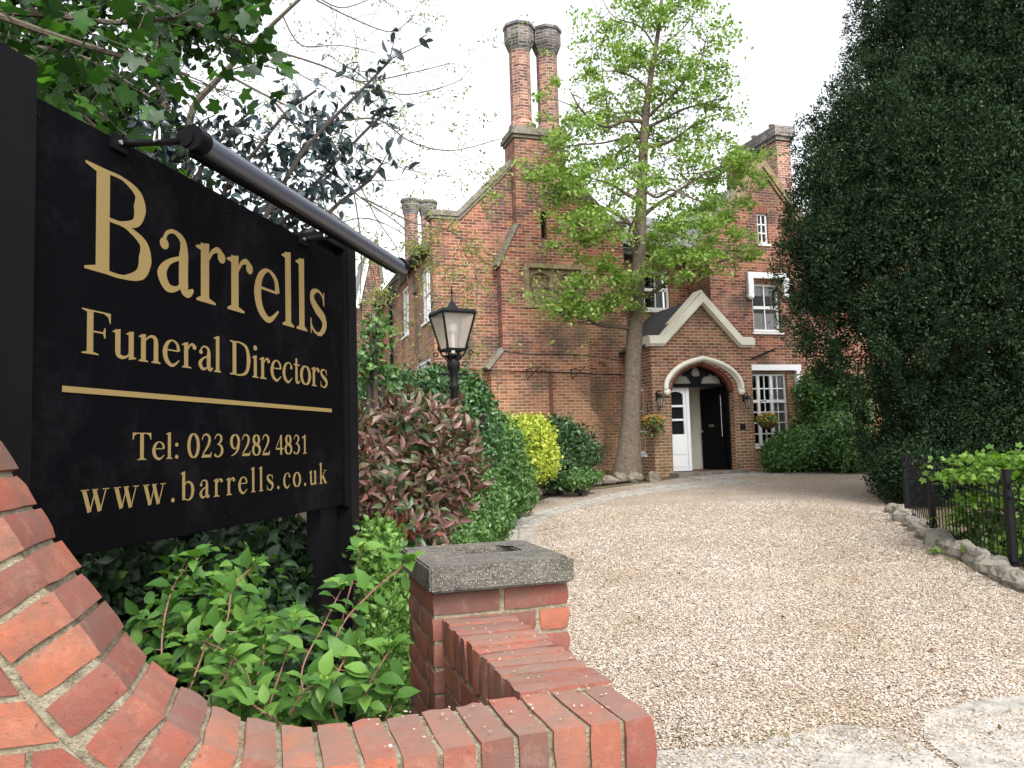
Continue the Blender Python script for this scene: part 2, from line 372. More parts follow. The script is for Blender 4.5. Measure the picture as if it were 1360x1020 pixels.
# ------------------------------------------------------------------ foliage
def tm_diamond(w=.45):
    return np.array([(0, 0, 0), (.45, w/2, .07), (1, 0, -.04), (.45, -w/2, .07)]), [(0, 1, 2), (0, 2, 3)]
def tm_ovate(w=.6, tip=1.0):
    v = [(0, 0, 0)]; ws = [(.18, .72), (.42, 1), (.7, .68)]
    for x, k in ws: v += [(x, w/2*k, .09*k), (x, 0, .0), (x, -w/2*k, .09*k)]
    v.append((tip, 0, -.10))
    v = [(x, y, z-.16*x*x) for x, y, z in v]
    f = [(0, 2, 1), (0, 3, 2), (1, 2, 5, 4), (2, 3, 6, 5), (4, 5, 8, 7), (5, 6, 9, 8), (7, 8, 10), (8, 9, 10)]
    return np.array(v), f
def tm_lobed():                          # five pointed lobes
    v = [(0, 0, 0)]; f = []
    angs = [(-140, .45), (-115, .62), (-98, .5), (-68, .85), (-55, .84), (-33, .56), (-12, .82), (0, 1.0), (12, .82), (33, .56), (55, .84), (68, .85), (98, .5), (115, .62), (140, .45)]
    for a, r in angs: v.append((.15+.85*r*math.cos(math.radians(a)), .85*r*math.sin(math.radians(a)), -.12*r*r))
    v.append((.15, 0, .0)); c = len(v)-1
    ring = [0]+list(range(1, c)); 
    for i in range(len(ring)): f.append((c, ring[i], ring[(i+1) % len(ring)]))
    return np.array(v), f
TM = {'diamond': tm_diamond(), 'wide': tm_diamond(.7), 'narrow': tm_diamond(.28), 'ovate': tm_ovate(), 'lance': tm_ovate(.36), 'lobed': tm_lobed()}
def unit(a): return a/np.maximum(np.linalg.norm(a, axis=1, keepdims=True), 1e-9)
def leafmesh(name, C, N, size, tm, mat, parent, spread=.9, up=.2, droop=0., axis=None):
    """C centres, N outward directions; every leaf is its own little blade"""
    C = np.asarray(C, float); n = len(C); N = unit(np.asarray(N, float))
    R = unit(rng.normal(size=(n, 3)))
    A = unit((N if axis is None else axis)*.7+R*spread+np.array([0, 0, up-droop]))
    Nn = unit(N+unit(rng.normal(size=(n, 3)))*spread*.7+np.array([0, 0, .35]))
    W = unit(np.cross(Nn, A)); H = np.cross(A, W)
    tv, tf = TM[tm] if isinstance(tm, str) else tm
    s = (size*(rng.uniform(.65, 1.25, n)))[:, None, None]
    V = C[:, None, :]+s*(tv[None, :, 0, None]*A[:, None, :]+tv[None, :, 1, None]*W[:, None, :]+tv[None, :, 2, None]*H[:, None, :])
    m = len(tv); V = V.reshape(-1, 3)
    lens = np.array([len(f) for f in tf]); loc = np.concatenate([np.array(f) for f in tf])
    loops = (loc[None, :]+(np.arange(n)*m)[:, None]).ravel()
    tot = np.tile(lens, n); start = np.concatenate([[0], np.cumsum(tot)[:-1]])
    me = bpy.data.meshes.new(name); me.vertices.add(len(V)); me.vertices.foreach_set('co', V.astype(np.float32).ravel())
    me.loops.add(len(loops)); me.loops.foreach_set('vertex_index', loops.astype(np.int32))
    me.polygons.add(len(tot)); me.polygons.foreach_set('loop_start', start.astype(np.int32)); me.polygons.foreach_set('loop_total', tot.astype(np.int32))
    me.materials.append(mat); me.update(calc_edges=True); me.validate()
    return link(bpy.data.objects.new(name, me), parent)
def lump(P, f=2.3, s=0):                 # a smooth pseudo-noise on directions or places
    return (np.sin(P[:, 0]*f+s)+np.sin(P[:, 1]*f*1.31+s*2+1)+np.sin(P[:, 2]*f*1.17+s*3+2)+.6*np.sin((P[:, 0]+P[:, 2])*f*2.3+s))/3.6
def shell(blobs, n, depth=.25, rough=.12, tuft=0, tuft_r=.1, freq=3., face=None):
    """leaf places on the lumpy skin of a set of ellipsoids (x,y,z,rx,ry,rz)"""
    B = np.array(blobs, float); w = (B[:, 3]*B[:, 4]+B[:, 3]*B[:, 5]+B[:, 4]*B[:, 5]); w /= w.sum()
    k = n if not tuft else max(1, n//tuft)
    out = []; nor = []; need = k
    while need > 0:
        i = rng.choice(len(B), size=need*2, p=w); D = unit(rng.normal(size=(need*2, 3)))
        r = 1-np.abs(rng.normal(size=need*2))*depth
        P0 = B[i, :3]+D*B[i, 3:]
        r = r+rough*lump(P0, freq)+rough*.6*lump(P0, freq*2.7, 4)
        P = B[i, :3]+D*B[i, 3:]*r[:, None]
        ok = np.ones(len(P), bool)
        for j in range(len(B)):
            q = ((P-B[j, :3])/B[j, 3:]); ins = (q*q).sum(1) < .62; ok &= ~(ins & (i != j))
        if face is not None: ok &= face(P)
        P = P[ok][:need]; out.append(P); nor.append(unit(D[ok][:need]/B[i[ok][:need], 3:])); need -= len(P)
    P = np.concatenate(out); N = np.concatenate(nor)
    if tuft:
        P = np.repeat(P, tuft, 0); N = np.repeat(N, tuft, 0); P = P+rng.normal(size=P.shape)*tuft_r
        P[:, 2] -= 0
    return P, N
def core(blobs, mat, parent, name='inner_foliage', k=.78):
    mb = MB()
    for x, y, z, a, b, c in blobs: mb.sphere((x, y, z), k, 14, 9, (a, b, c))
    o = mb.build(name, mat, parent, smooth=True, recalc=False)
    return o
def grow(mb, p, d, L, r, lev, tips, spread=.6, up=.08, seg=4, kids=3, sides=5, shrink=.62):
    pts = [Vector(p)]; d = Vector(d).normalized(); q = Vector(p)
    for i in range(seg):
        d = (d+Vector((random.gauss(0, .16), random.gauss(0, .16), random.gauss(0, .12)+up))).normalized(); q = q+d*(L/seg); pts.append(q.copy())
    mb.tube(pts, [r*(1-.6*i/seg) for i in range(seg+1)], max(3, sides), cap=False)
    if lev <= 0: tips.extend([(x, d.copy()) for x in pts[1:]]); return
    for k in range(kids):
        i = random.randint(max(1, seg//2), seg) if k else seg
        dd = (d+Vector((random.gauss(0, spread), random.gauss(0, spread), random.gauss(0, spread*.7)))).normalized()
        grow(mb, pts[i], dd, L*shrink*random.uniform(.8, 1.2), r*.42, lev-1, tips, spread, up, seg, kids, sides-1, shrink)
def smoothpath(P, n=4):
    P = [Vector(p) for p in P]; out = []
    for i in range(len(P)-1):
        a, b, c, d = P[max(i-1, 0)], P[i], P[i+1], P[min(i+2, len(P)-1)]
        for j in range(n):
            t = j/n; out.append(.5*((2*b)+(c-a)*t+(2*a-5*b+4*c-d)*t*t+(3*b-a-3*c+d)*t**3))
    out.append(P[-1]); return out

# ------------------------------------------------------------------ ground, drive, paving
def sheet(name, pts, lift, mat, kind='structure'):
    mb = MB(); mb.add([(x, y, gz(y)+lift) for x, y in pts], [tuple(range(len(pts)))])
    o = mb.build(name, mat, None); o['kind'] = kind; return o
mb = MB(); ys = [-30, 22, 400]; xs = [-300, 300]
mb.add([(x, y, gz(y)-.012) for y in ys for x in xs], [(0, 1, 3, 2), (2, 3, 5, 4)])
mb.build('ground', M_ground)['kind'] = 'structure'
HF = Frame(-1.79, 18.46, .8, math.radians(18))
def g2(px, py): p = gnd(px, py); return (p.x, p.y)
right_edge = [(4.1, 4.3), (4.35, 5.6), g2(1356, 790), g2(1300, 762), g2(1255, 735), g2(1210, 700), g2(1192, 684), g2(1165, 660), (7.6, 16.5), (9.5, 18.3), (8.5, 21)]
left_edge = [(6.3, 20.2), (4.2, 18.6), g2(870, 640), g2(800, 650), g2(740, 655), g2(700, 668), g2(672, 692), g2(640, 712), (-.9, 9.0), (-.75, 6.5), (-.4, 4.6), (.2, 3.6), (.4, 2.0)]
sheet('gravel_drive', [(4.1, 2.0)]+right_edge+left_edge, .004, M_gravel)
sheet('bed_soil', [(-9, 2.2), (-.45, 2.6), (-.2, 3.4), (-.5, 4.6), (-.8, 6.5), (-1.0, 9.0), g2(660, 706), g2(690, 675), g2(760, 650), g2(860, 638), (3.2, 19.5), (-2.0, 18.6), (-9, 16)], .03, M_soil)
# concrete crossover at the mouth of the drive, in slabs
mb = MB()
def slab(mb, pts, h=.02, z0=.004):
    n = len(pts); mb.add([(x, y, gz(y)+z0) for x, y in pts]+[(x, y, gz(y)+h) for x, y in pts], [tuple(range(n, 2*n))]+[(i, (i+1) % n, n+(i+1) % n, n+i) for i in range(n)])
e1 = [g2(872, 1000), g2(1000, 990), g2(1110, 964), g2(1175, 970)]
slab(mb, [(.25, -1), (2.25, -1), g2(1290, 1040), g2(1215, 985), e1[3], e1[2], e1[1], e1[0], (.3, 3.4)], .009)
slab(mb, [(2.27, -1), (9, -1), (9, 4.3), g2(1380, 925), g2(1310, 930), g2(1228, 950), (g2(1222, 984)[0]+.02, g2(1222, 984)[1]), (g2(1296, 1040)[0]+.01, g2(1296, 1040)[1])], .011)
mb.build('paving', M_pave)['kind'] = 'structure'
mb = MB(); mb.add([(-40, -30, gz(-30)), (60, -30, gz(-30)), (60, -1.5, gz(-1.5)-.05), (-40, -1.5, gz(-1.5)-.05)], [(0, 1, 2, 3)])
mb.build('road', M_asph)['kind'] = 'structure'
# flagstone edging strip sweeping to the porch
mb = MB()
inner = [(712, 722), (711, 700), (730, 688), (762, 676), (800, 666), (850, 657), (905, 650), (960, 645), (1020, 640)]
outer = [(664, 722), (668, 705), (690, 690), (718, 680), (752, 671), (800, 660), (852, 650), (900, 643), (960, 639)]
def interp(P, t):
    i = min(int(t), len(P)-2); f = t-i; return (P[i][0]*(1-f)+P[i+1][0]*f, P[i][1]*(1-f)+P[i+1][1]*f)
t = 0.0
while t < 7.9:
    t2 = min(t+random.uniform(.22, .5), 8)
    for a, b in ((.0, .48), (.52, 1.0)):
        q = []
        for tt, ff in ((t+.03, a), (t+.03, b), (t2-.02, b), (t2-.02, a)):
            i_, o_ = interp(inner, tt), interp(outer, tt); q.append(g2(i_[0]*(1-ff)+o_[0]*ff, i_[1]*(1-ff)+o_[1]*ff))
        slab(mb, q, random.uniform(.014, .03))
    t = t2
mb.build('path', M_flag)['kind'] = 'structure'
# flagstone apron in front of the step
mb = MB()
for i in range(7):
    for j in range(2):
        s0 = 5.3+i*.46+.14*j; t0 = -2.75+j*.42
        q = [HF.o+HF.u*a+HF.n*b for a, b in ((s0, t0), (s0+.43, t0+.02), (s0+.43, t0+.39), (s0, t0+.39))]
        slab(mb, [(v.x, v.y) for v in q], random.uniform(.016, .026))
mb.build('path', M_flag)['kind'] = 'structure'
# loose gravel: individually modelled stones lying on the near part of the drive
def pebbles(name, n, region, smin, smax, lift, label=None, inside=None):
    P = np.empty((0, 2))
    while len(P) < n:
        q = rng.uniform([region[0], region[2]], [region[1], region[3]], (n, 2))
        keep = inside(q); P = np.concatenate([P, q[keep]])
    P = P[:n]; r = rng.uniform(smin, smax, n)
    base = np.array([(1, 0, 0), (.5, .86, .1), (-.5, .86, 0), (-1, 0, .1), (-.5, -.86, 0), (.5, -.86, .1), (.25, .1, .75), (-.3, .05, .7)])
    tris = [(0, 1, 6), (1, 2, 6), (2, 7, 6), (2, 3, 7), (3, 4, 7), (4, 5, 7), (5, 6, 7), (5, 0, 6)]
    a = rng.uniform(0, 6.28, n); c, s = np.cos(a), np.sin(a)
    B = base[None]*(1+rng.normal(size=(n, 8, 3))*.16); B = B*np.stack([r*rng.uniform(.8, 1.25, n), r*rng.uniform(.55, .9, n), r*rng.uniform(.55, .9, n)], 1)[:, None, :]
    ti = rng.normal(size=(n, 2))*.25
    B[:, :, 2] += B[:, :, 0]*ti[:, 0:1]+B[:, :, 1]*ti[:, 1:2]
    V = np.empty_like(B); V[:, :, 0] = B[:, :, 0]*c[:, None]-B[:, :, 1]*s[:, None]+P[:, 0:1]; V[:, :, 1] = B[:, :, 0]*s[:, None]+B[:, :, 1]*c[:, None]+P[:, 1:2]
    V[:, :, 2] = B[:, :, 2]+lift(P)[:, None]
    F = (np.array(tris)[None]+(np.arange(n)*8)[:, None, None]).reshape(-1, 3)
    me = bpy.data.meshes.new(name); me.vertices.add(n*8); me.vertices.foreach_set('co', V.astype(np.float32).ravel())
    me.loops.add(F.size); me.loops.foreach_set('vertex_index', F.astype(np.int32).ravel())
    me.polygons.add(len(F)); me.polygons.foreach_set('loop_start', (np.arange(len(F))*3).astype(np.int32)); me.polygons.foreach_set('loop_total', np.full(len(F), 3, np.int32))
    me.materials.append(M_peb); me.update(calc_edges=True); o = link(bpy.data.objects.new(name, me)); return o
def poly_in(poly):
    poly = np.array(poly)
    def f(q):
        x, y = q[:, 0], q[:, 1]; ins = np.zeros(len(q), bool); j = len(poly)-1
        for i in range(len(poly)):
            xi, yi = poly[i]; xj, yj = poly[j]
            ins ^= ((yi > y) != (yj > y)) & (x < (xj-xi)*(y-yi)/(yj-yi+1e-12)+xi); j = i
        return ins
    return f
drive_in = poly_in([g2(872, 995), g2(1000, 985), g2(1110, 962), g2(1175, 962), g2(1228, 946), g2(1310, 928), g2(1380, 920), (4.3, 4.5), (4.35, 5.6), g2(1356, 790), g2(1300, 762), g2(1255, 735), g2(1210, 700), g2(1192, 684), (4.6, 14), (1.2, 15), (0.2, 12), (.1, 9), (.05, 7), (.0, 5), (.2, 3.8)])
o = pebbles('gravel', 135000, (0, 5.2, 3.7, 8.2), .0045, .0105, lambda P: SL*P[:, 1]+rng.uniform(.002, .012, len(P)), inside=drive_in)
tag(o, 'pale beige and brown loose gravel stones of the drive', 'gravel', kind='stuff')
o = pebbles('gravel', 60000, (0, 5.6, 8.0, 13.5), .006, .013, lambda P: SL*P[:, 1]+rng.uniform(.002, .010, len(P)), inside=drive_in)
tag(o, 'pale loose gravel of the drive further up towards the house', 'gravel', kind='stuff')
pav_in = poly_in([(.35, 2.5), (9, 2.5), (9, 4.2), g2(1380, 918), g2(1228, 946), g2(1110, 958), g2(872, 990)])
o = pebbles('gravel', 5200, (.35, 4.5, 3.1, 4.35), .0035, .010, lambda P: SL*P[:, 1]+.011, inside=lambda q: pav_in(q) & (rng.random(len(q)) < np.clip(1.15-(3.72+.17*q[:, 0]+.12*np.sin(q[:, 0]*5)+.07*np.sin(q[:, 0]*13)-q[:, 1])*2.6, .05, 1)**2.2))
tag(o, 'scattered gravel stones strayed onto the pale paving slabs', 'gravel', kind='stuff')

# ------------------------------------------------------------------ garden wall with swept brick-on-edge coping, and pier
WF = Frame(.274, 1.537, 0, math.radians(17.2))
wall_root = thing('garden_wall', 'low red brick garden wall sweeping up on the left, brick on edge coping', 'wall', (WF.o.x, WF.o.y, gz(1.5)), WF.a)
zb = gz(1.5)
prof = [(0, 1.186), (-.15, 1.184), (-.3, 1.182), (-.45, 1.178), (-.6, 1.176), (-.67, 1.182), (-.73, 1.2), (-.79, 1.228), (-.85, 1.268), (-.9, 1.312), (-.945, 1.363), (-.98, 1.415), (-1.014, 1.465), (-1.047, 1.518), (-1.082, 1.576), (-1.112, 1.632), (-1.143, 1.69), (-1.169, 1.745), (-1.195, 1.81), (-1.22, 1.88), (-1.24, 1.95), (-1.26, 2.05)]
pv = [Vector((a, b)) for a, b in prof]
pv = [v.to_2d() for v in smoothpath([v.to_3d() for v in pv], 6)]
al = [0.0]
for i in range(1, len(pv)): al.append(al[-1]+(pv[i]-pv[i-1]).length)
def on(s):
    s = max(0, min(s, al[-1]-1e-5)); i = max(j for j in range(len(al)-1) if al[j] <= s); f = (s-al[i])/(al[i+1]-al[i]); p = pv[i].lerp(pv[i+1], f)
    d = (pv[min(i+3, len(pv)-1)]-pv[max(i-3, 0)]).normalized(); return p, d, Vector((d.y, -d.x))  # along, outward-up normal
mbk = MB(); s = .026; BH = .105
def rough_brick(mb, corners, j=.0011):
    """a brick as a subdivided block with slightly worn, uneven arrises. corners: bottom ring, top ring"""
    c = [Vector(p) for p in corners]; n = 3; k = len(mb.v); idx = {}
    def P(u, v, w): 
        a = c[0].lerp(c[1], u).lerp(c[3].lerp(c[2], u), v); b = c[4].lerp(c[5], u).lerp(c[7].lerp(c[6], u), v); return a.lerp(b, w)
    cen = sum(c, Vector())/8
    def vid(i, jx, l):
        key = (i, jx, l)
        if key not in idx:
            p = P(i/n, jx/n, l/n); ext = (i in (0, n))+(jx in (0, n))+(l in (0, n))
            q = p+Vector((random.gauss(0, j), random.gauss(0, j), random.gauss(0, j)))
            if ext >= 2: q = q+(cen-q).normalized()*random.uniform(.001, .0045)*(ext-1)
            idx[key] = len(mb.v); mb.v.append(tuple(q))
        return idx[key]
    for a in range(n):
        for b in range(n):
            mb.f += [(vid(a, b, 0), vid(a, b+1, 0), vid(a+1, b+1, 0), vid(a+1, b, 0)), (vid(a, b, n), vid(a+1, b, n), vid(a+1, b+1, n), vid(a, b+1, n)),
                     (vid(a, 0, b), vid(a+1, 0, b), vid(a+1, 0, b+1), vid(a, 0, b+1)), (vid(a, n, b), vid(a, n, b+1), vid(a+1, n, b+1), vid(a+1, n, b)),
                     (vid(0, a, b), vid(0, a, b+1), vid(0, a+1, b+1), vid(0, a+1, b)), (vid(n, a, b), vid(n, a+1, b), vid(n, a+1, b+1), vid(n, a, b+1))]
while s < al[-1]-.07:
    w = random.uniform(.056, .062); p0, d, nn = on(s+w/2)
    jz = random.uniform(-.002, .003); dt = random.uniform(-.003, .003); ww = w/2
    if nn.y < 0: nn = -nn
    low = BH if s < .6 else BH
    q = []
    for tt in (0+dt, .215+dt): pass
    A = p0-d*ww+nn*jz; B = p0+d*ww+nn*jz
    A2 = p0-d*ww-nn*low; B2 = p0+d*ww-nn*low
    rough_brick(mbk, [(B2.x, dt, B2.y-zb), (A2.x, dt, A2.y-zb), (A2.x, .215+dt, A2.y-zb), (B2.x, .215+dt, B2.y-zb), (B.x, dt, B.y-zb), (A.x, dt, A.y-zb), (A.x, .215+dt, A.y-zb), (B.x, .215+dt, B.y-zb)])
    s += w+.0085
# return wall coping
t = .222
while t < .97:
    w = random.uniform(.056, .062); jz = random.uniform(-.003, .003)-.0; dx = random.uniform(-.004, .004)
    rough_brick(mbk, [(-.225+dx, t, 1.08-zb), (dx-.01, t, 1.08-zb), (dx-.01, t+w, 1.08-zb), (-.225+dx, t+w, 1.08-zb), (-.225+dx, t, 1.186+jz-zb), (dx-.01, t, 1.186+jz-zb), (dx-.01, t+w, 1.186+jz-zb), (-.225+dx, t+w, 1.186+jz-zb)])
    t += w+.0085
mbk.build('coping', M_hand, wall_root, smooth='angle')
# mortar bed between coping bricks (one solid following the sweep)
top = []; low = []
for i in range(0, 61):
    s_ = .028+(al[-1]-.028)*i/60; p0, d, nn = on(s_)
    if nn.y < 0: nn = -nn
    a = p0-nn*(.007 if s_ < .6 else .010); b = p0-nn*(BH+.013); top.append((a.x, a.y)); low.append((b.x, b.y))
mm = MB()
for i in range(60):
    (a0, z0), (a1, z1), (b0, y0), (b1, y1) = top[i], top[i+1], low[i], low[i+1]
    mm.hexa([(b1, .009, y1-zb), (b0, .009, y0-zb), (b0, .203, y0-zb), (b1, .203, y1-zb), (a1, .009, z1-zb), (a0, .009, z0-zb), (a0, .203, z0-zb), (a1, .203, z1-zb)])
mm.box(-.217, -.022, .204, .972, 1.068-zb, 1.179-zb)
mm.build('coping_mortar', M_mortar, wall_root)
# brick body: clipped courses of real bricks with recessed mortar
def clip_below(poly):
    c = sum((Vector(p) for p in poly), Vector((0, 0)))/len(poly)
    best = min(range(0, 121), key=lambda i: (on(al[-1]*i/120)[0]-c).length); p0, d, nn = on(al[-1]*best/120)
    if nn.y < 0: nn = -nn
    base = p0-nn*(BH+.013); out = []
    for i in range(len(poly)):
        a, b = Vector(poly[i]), Vector(poly[(i+1) % len(poly)]); da, db = (a-base).dot(nn), (b-base).dot(nn)
        if da <= 0: out.append(tuple(a))
        if (da < 0) != (db < 0) and abs(da-db) > 1e-9: out.append(tuple(a.lerp(b, da/(da-db))))
    return out
mb = MB()
zz = 1.0435; row = 0
for r_ in range(-12, 12):
    z0 = zz+r_*.0755; off = 0 if r_ % 2 else .1125
    if z0 < .1: continue
    x = -3.2+off
    while x < -.03:
        x1 = min(x+.215, -.024)
        if x1-x > .04:
            pl = [(x, z0), (x1, z0), (x1, z0+.065), (x, z0+.065)]
            if x > -1.45 or True:
                cx = x
                pl = clip_below(pl) if x > -1.35 else pl
            if z0+.06 > 1.06 and x > -.7: pl = []
            if x <= -1.35 and z0 > 2.2: pl = []
            if len(pl) >= 3: mb.prism(pl, lambda a, d, z: (a, d, z-zb), .001+random.uniform(0, .003), .213)
        x += .2255
for r_ in range(14):
    z0 = 1.0035-r_*.0755; t = .218+(0 if r_ % 2 else .11)
    if r_ % 2 == 0: mb.box(-.223, -.015, .218, .318, z0-zb, z0+.065-zb)
    while t < .965:
        t1 = min(t+.215, .966)
        if t1-t > .05: mb.box(-.223, -.015, t, t1, z0-zb, z0+.065-zb)
        t += .2255
mb.build('brickwork', M_hand, wall_root, bevel=.0025)
mm = MB()
for i in range(60):
    b0, b1 = low[i], low[i+1]; mm.hexa([(b1[0], .007, 0), (b0[0], .007, 0), (b0[0], .206, 0), (b1[0], .206, 0), (b1[0], .007, b1[1]-zb-.001), (b0[0], .007, b0[1]-zb-.001), (b0[0], .206, b0[1]-zb-.001), (b1[0], .206, b1[1]-zb-.001)])
mm.box(-3.3, low[-1][0], .007, .206, 0, low[-1][1]-zb); mm.box(-.217, -.022, .207, .97, 0, 1.065-zb)
mm.build('mortar_core', M_mortar, wall_root)
o = pebbles('loose_grit', 130, (-.3, .35, 1.3, 2.5), .0015, .0042, lambda P: np.full(len(P), 1.188), inside=lambda q: (lambda s, t: ((t > .02) & (t < .2) & (s < -.02) & (s > -.62)) | ((s > -.2) & (s < -.01) & (t > .2) & (t < .95)))((q[:, 0]-.274)*WF.u.x+(q[:, 1]-1.537)*WF.u.y, (q[:, 0]-.274)*WF.n.x+(q[:, 1]-1.537)*WF.n.y))
tag(o, 'white specks of grit scattered on top of the brick coping', 'grit', kind='stuff')

pier = thing('gate_pier', 'square red brick gate pier with dark grey cast cap beside the drive', 'pier', tuple(WF.o-WF.u*.036+WF.n*1.195+Vector((0, 0, gz(2.6)))), WF.a)
pz = gz(2.6); mb = MB(); pr = .218
def rbox(mb, x0, x1, y0, y1, z0, z1): rough_brick(mb, [(x0, y0, z0), (x1, y0, z0), (x1, y1, z0), (x0, y1, z0), (x0, y0, z1), (x1, y0, z1), (x1, y1, z1), (x0, y1, z1)], .0012)
for r_ in range(16):
    z1 = 1.262-pz-r_*.0755; z0 = z1-.065
    if z0 < 0: break
    cuts = [(-.218, -.004), (.006, .218)] if r_ % 2 == 0 else [(-.218, -.12), (-.109, .109), (.12, .218)]
    for a, b in cuts: rbox(mb, a, b, -.218, -.116, z0, z1); rbox(mb, a, b, .116, .218, z0, z1)
    cs = [(-.105, .105)] if r_ % 2 == 0 else [(-.105, -.004), (.006, .105)]
    for a, b in cs: rbox(mb, -.218, -.116, a, b, z0, z1); rbox(mb, .116, .218, a, b, z0, z1)
mb.build('brickwork', M_hand, pier, smooth='angle')
MB().box(-.211, .211, -.211, .211, 0, 1.268-pz).build('mortar_core', M_mortar, pier)
cz0 = 1.270-pz
cap = wall([(-.232, -.262), (.222, -.262), (.222, .262), (-.232, .262)], lambda a, d, z: (a, z, d), cz0, cz0+.075, [[(-.09, -.02), (-.09, .16), (.13, .16), (.13, -.02)]])
o = cap.build('cap_stone', M_cap, pier, bevel=.006)
MB().box(-.10, .14, -.03, .17, cz0+.004, cz0+.03).build('cap_socket', M_cap, pier)

# ------------------------------------------------------------------ the sign
SF = Frame(-.819, 4.0, 0, math.atan2(1, .215)); sz = gz(4.0)
SF.o.z = sz
sign = thing('business_sign', 'large black business sign on posts with gold serif lettering behind the brick wall', 'sign', tuple(SF.o), SF.a)
xl = SF.hit(35, 118)[0]; sb, st = 1.43-sz, 2.66-sz
MB().box(xl, -.09, 0, .03, sb, st).build('panel', M_sign, sign, bevel=.003)
MB().box(-.09, -.062, -.012, .035, sb-.01, st+.005).build('edge_strip', M_blackpaint, sign, bevel=.002)
zl = SF.hit(35, 85)[1]
MB().box(xl-.26, xl+.002, -.035, .09, 0, zl).build('post', M_blackpaint, sign, bevel=.004)
MB().box(-.06, .045, -.02, .09, 0, 2.735-sz).build('post', M_blackpaint, sign, bevel=.004)
MB().box(-.30, -.11, .032, .10, 0, 2.70-sz).build('backing_board', M_blackpaint, sign, bevel=.004)
MB().box(-.33, -.062, -.005, .10, 2.705-sz, 2.735-sz).build('top_rail', M_blackpaint, sign, bevel=.003)
MB().box(xl, -.31, .032, .07, st-.16, st-.08).build('back_rail', M_blackpaint, sign)
MB().box(xl, -.31, .032, .07, sb+.08, sb+.16).build('back_rail', M_blackpaint, sign)

for a, b in ((xl+.04, st-.05), (-.14, st-.05), (xl+.04, sb+.05), (-.14, sb+.05), (xl+.95, st-.05), (xl+.95, sb+.05)): MB().lathe([(.006, -.0), (.005, .003)], sides=10).build('screw', M_blackpaint, sign).matrix_local = Matrix.Translation((a, -.0005, b)) @ Matrix.Rotation(math.pi/2, 4, 'X')
# serif lettering drawn stroke by stroke (thick stems, thin hairlines)
TH, TN = .15, .042
def cat(pts, n=8): return [(p.x, p.y) for p in smoothpath([Vector((a, b, 0)) for a, b in pts], n)]
def st_(pts, w=None, curved=True, pw=1.4):
    P = cat(pts) if curved and len(pts) > 2 else pts; n = len(P); L = []; R_ = []
    for i in range(n):
        a, b = P[max(i-1, 0)], P[min(i+1, n-1)]; d = Vector((b[0]-a[0], b[1]-a[1])).normalized()
        f = i/(n-1)
        if w is None: ww = TN+(TH-TN)*abs(d.y)**pw
        elif hasattr(w, '__len__'):
            k = f*(len(w)-1); j = min(int(k), len(w)-2); ww = w[j]*(1-(k-j))+w[j+1]*(k-j)
        else: ww = w
        nx, ny = -d.y*ww/2, d.x*ww/2; L.append((P[i][0]+nx, P[i][1]+ny)); R_.append((P[i][0]-nx, P[i][1]-ny))
    return ('strip', L, R_)
def stem(x, y0, y1, w=TH, bot=(.09, .09), topf=0, tops=None):
    o = [('poly', [(x, y0), (x+w, y0), (x+w, y1), (x, y1)])]
    if bot: o.append(('poly', [(x-bot[0], y0), (x+w+bot[1], y0), (x+w+bot[1], y0+.025), (x+w, y0+.06), (x, y0+.06), (x-bot[0], y0+.025)]))
    if topf: o.append(('poly', [(x+.01, y1-.09), (x+w, y1-.06), (x+w, y1+.02), (x+w*.6, y1+.01), (x-topf, y1-.055), (x-topf, y1-.075)]))
    if tops: o.append(('poly', [(x-tops[0], y1-.025), (x, y1-.06), (x+w, y1-.06), (x+w+tops[1], y1-.025), (x+w+tops[1], y1), (x-tops[0], y1)]))
    return o
def ball(x, y, r=.075): return ('poly', [(x+r*math.cos(a*math.pi/8), y+r*math.sin(a*math.pi/8)) for a in range(16)])
def ring(cx, cy, rx, ry, pw=1.4, hw=None):
    P = [(cx+rx*math.cos(a), cy+ry*math.sin(a)) for a in [2*math.pi*i/36 for i in range(37)]]
    return st_(P, hw, False, pw)
XH = .68
G = {}
G['B'] = (stem(.12, 0, 1, .15, (.12, .0), 0, (.12, .0))+[st_([(.24, .98), (.42, .98), (.60, .90), (.63, .76), (.58, .60), (.40, .535), (.24, .53)], [.035, .035, .09, .155, .09, .04, .035]), st_([(.24, .53), (.46, .52), (.67, .42), (.70, .26), (.64, .10), (.44, .02), (.22, .02)], [.035, .04, .10, .165, .12, .04, .04])], .80)
G['F'] = (stem(.12, 0, 1, .15, (.12, .13), 0, (.12, 0))+[st_([(.2, .982), (.68, .982)], .036, False), ('poly', [(.69, 1), (.69, .76), (.665, .76), (.63, .90), (.52, .965), (.52, 1)]), st_([(.2, .52), (.54, .52)], .036, False), ('poly', [(.56, .64), (.56, .40), (.535, .40), (.50, .50), (.50, .54), (.535, .64)])], .72)
G['D'] = (stem(.12, 0, 1, .15, (.12, 0), 0, (.12, 0))+[st_([(.2, .98), (.45, .98), (.70, .86), (.79, .5), (.70, .14), (.45, .02), (.2, .02)], [.036, .05, .11, .165, .11, .05, .036])], .92)
G['T'] = (stem(.32, 0, 1, .15, (.11, .11))+[st_([(.03, .98), (.76, .98)], .04, False), ('poly', [(.02, 1), (.02, .74), (.045, .74), (.09, .89), (.20, .96), (.20, 1)]), ('poly', [(.77, 1), (.77, .74), (.745, .74), (.70, .89), (.59, .96), (.59, 1)])], .80)
G['a'] = ([ball(.155, .50, .062), st_([(.14, .50), (.19, .62), (.30, .665), (.42, .60), (.44, .45)], [.05, .04, .045, .09, .13]), st_([(.435, .47), (.435, .12), (.50, .045), (.58, .10)], [.135, .135, .10, .03]), st_([(.42, .42), (.22, .32), (.125, .18), (.20, .05), (.33, .06), (.43, .15)], [.035, .06, .13, .10, .05, .035])], .60)
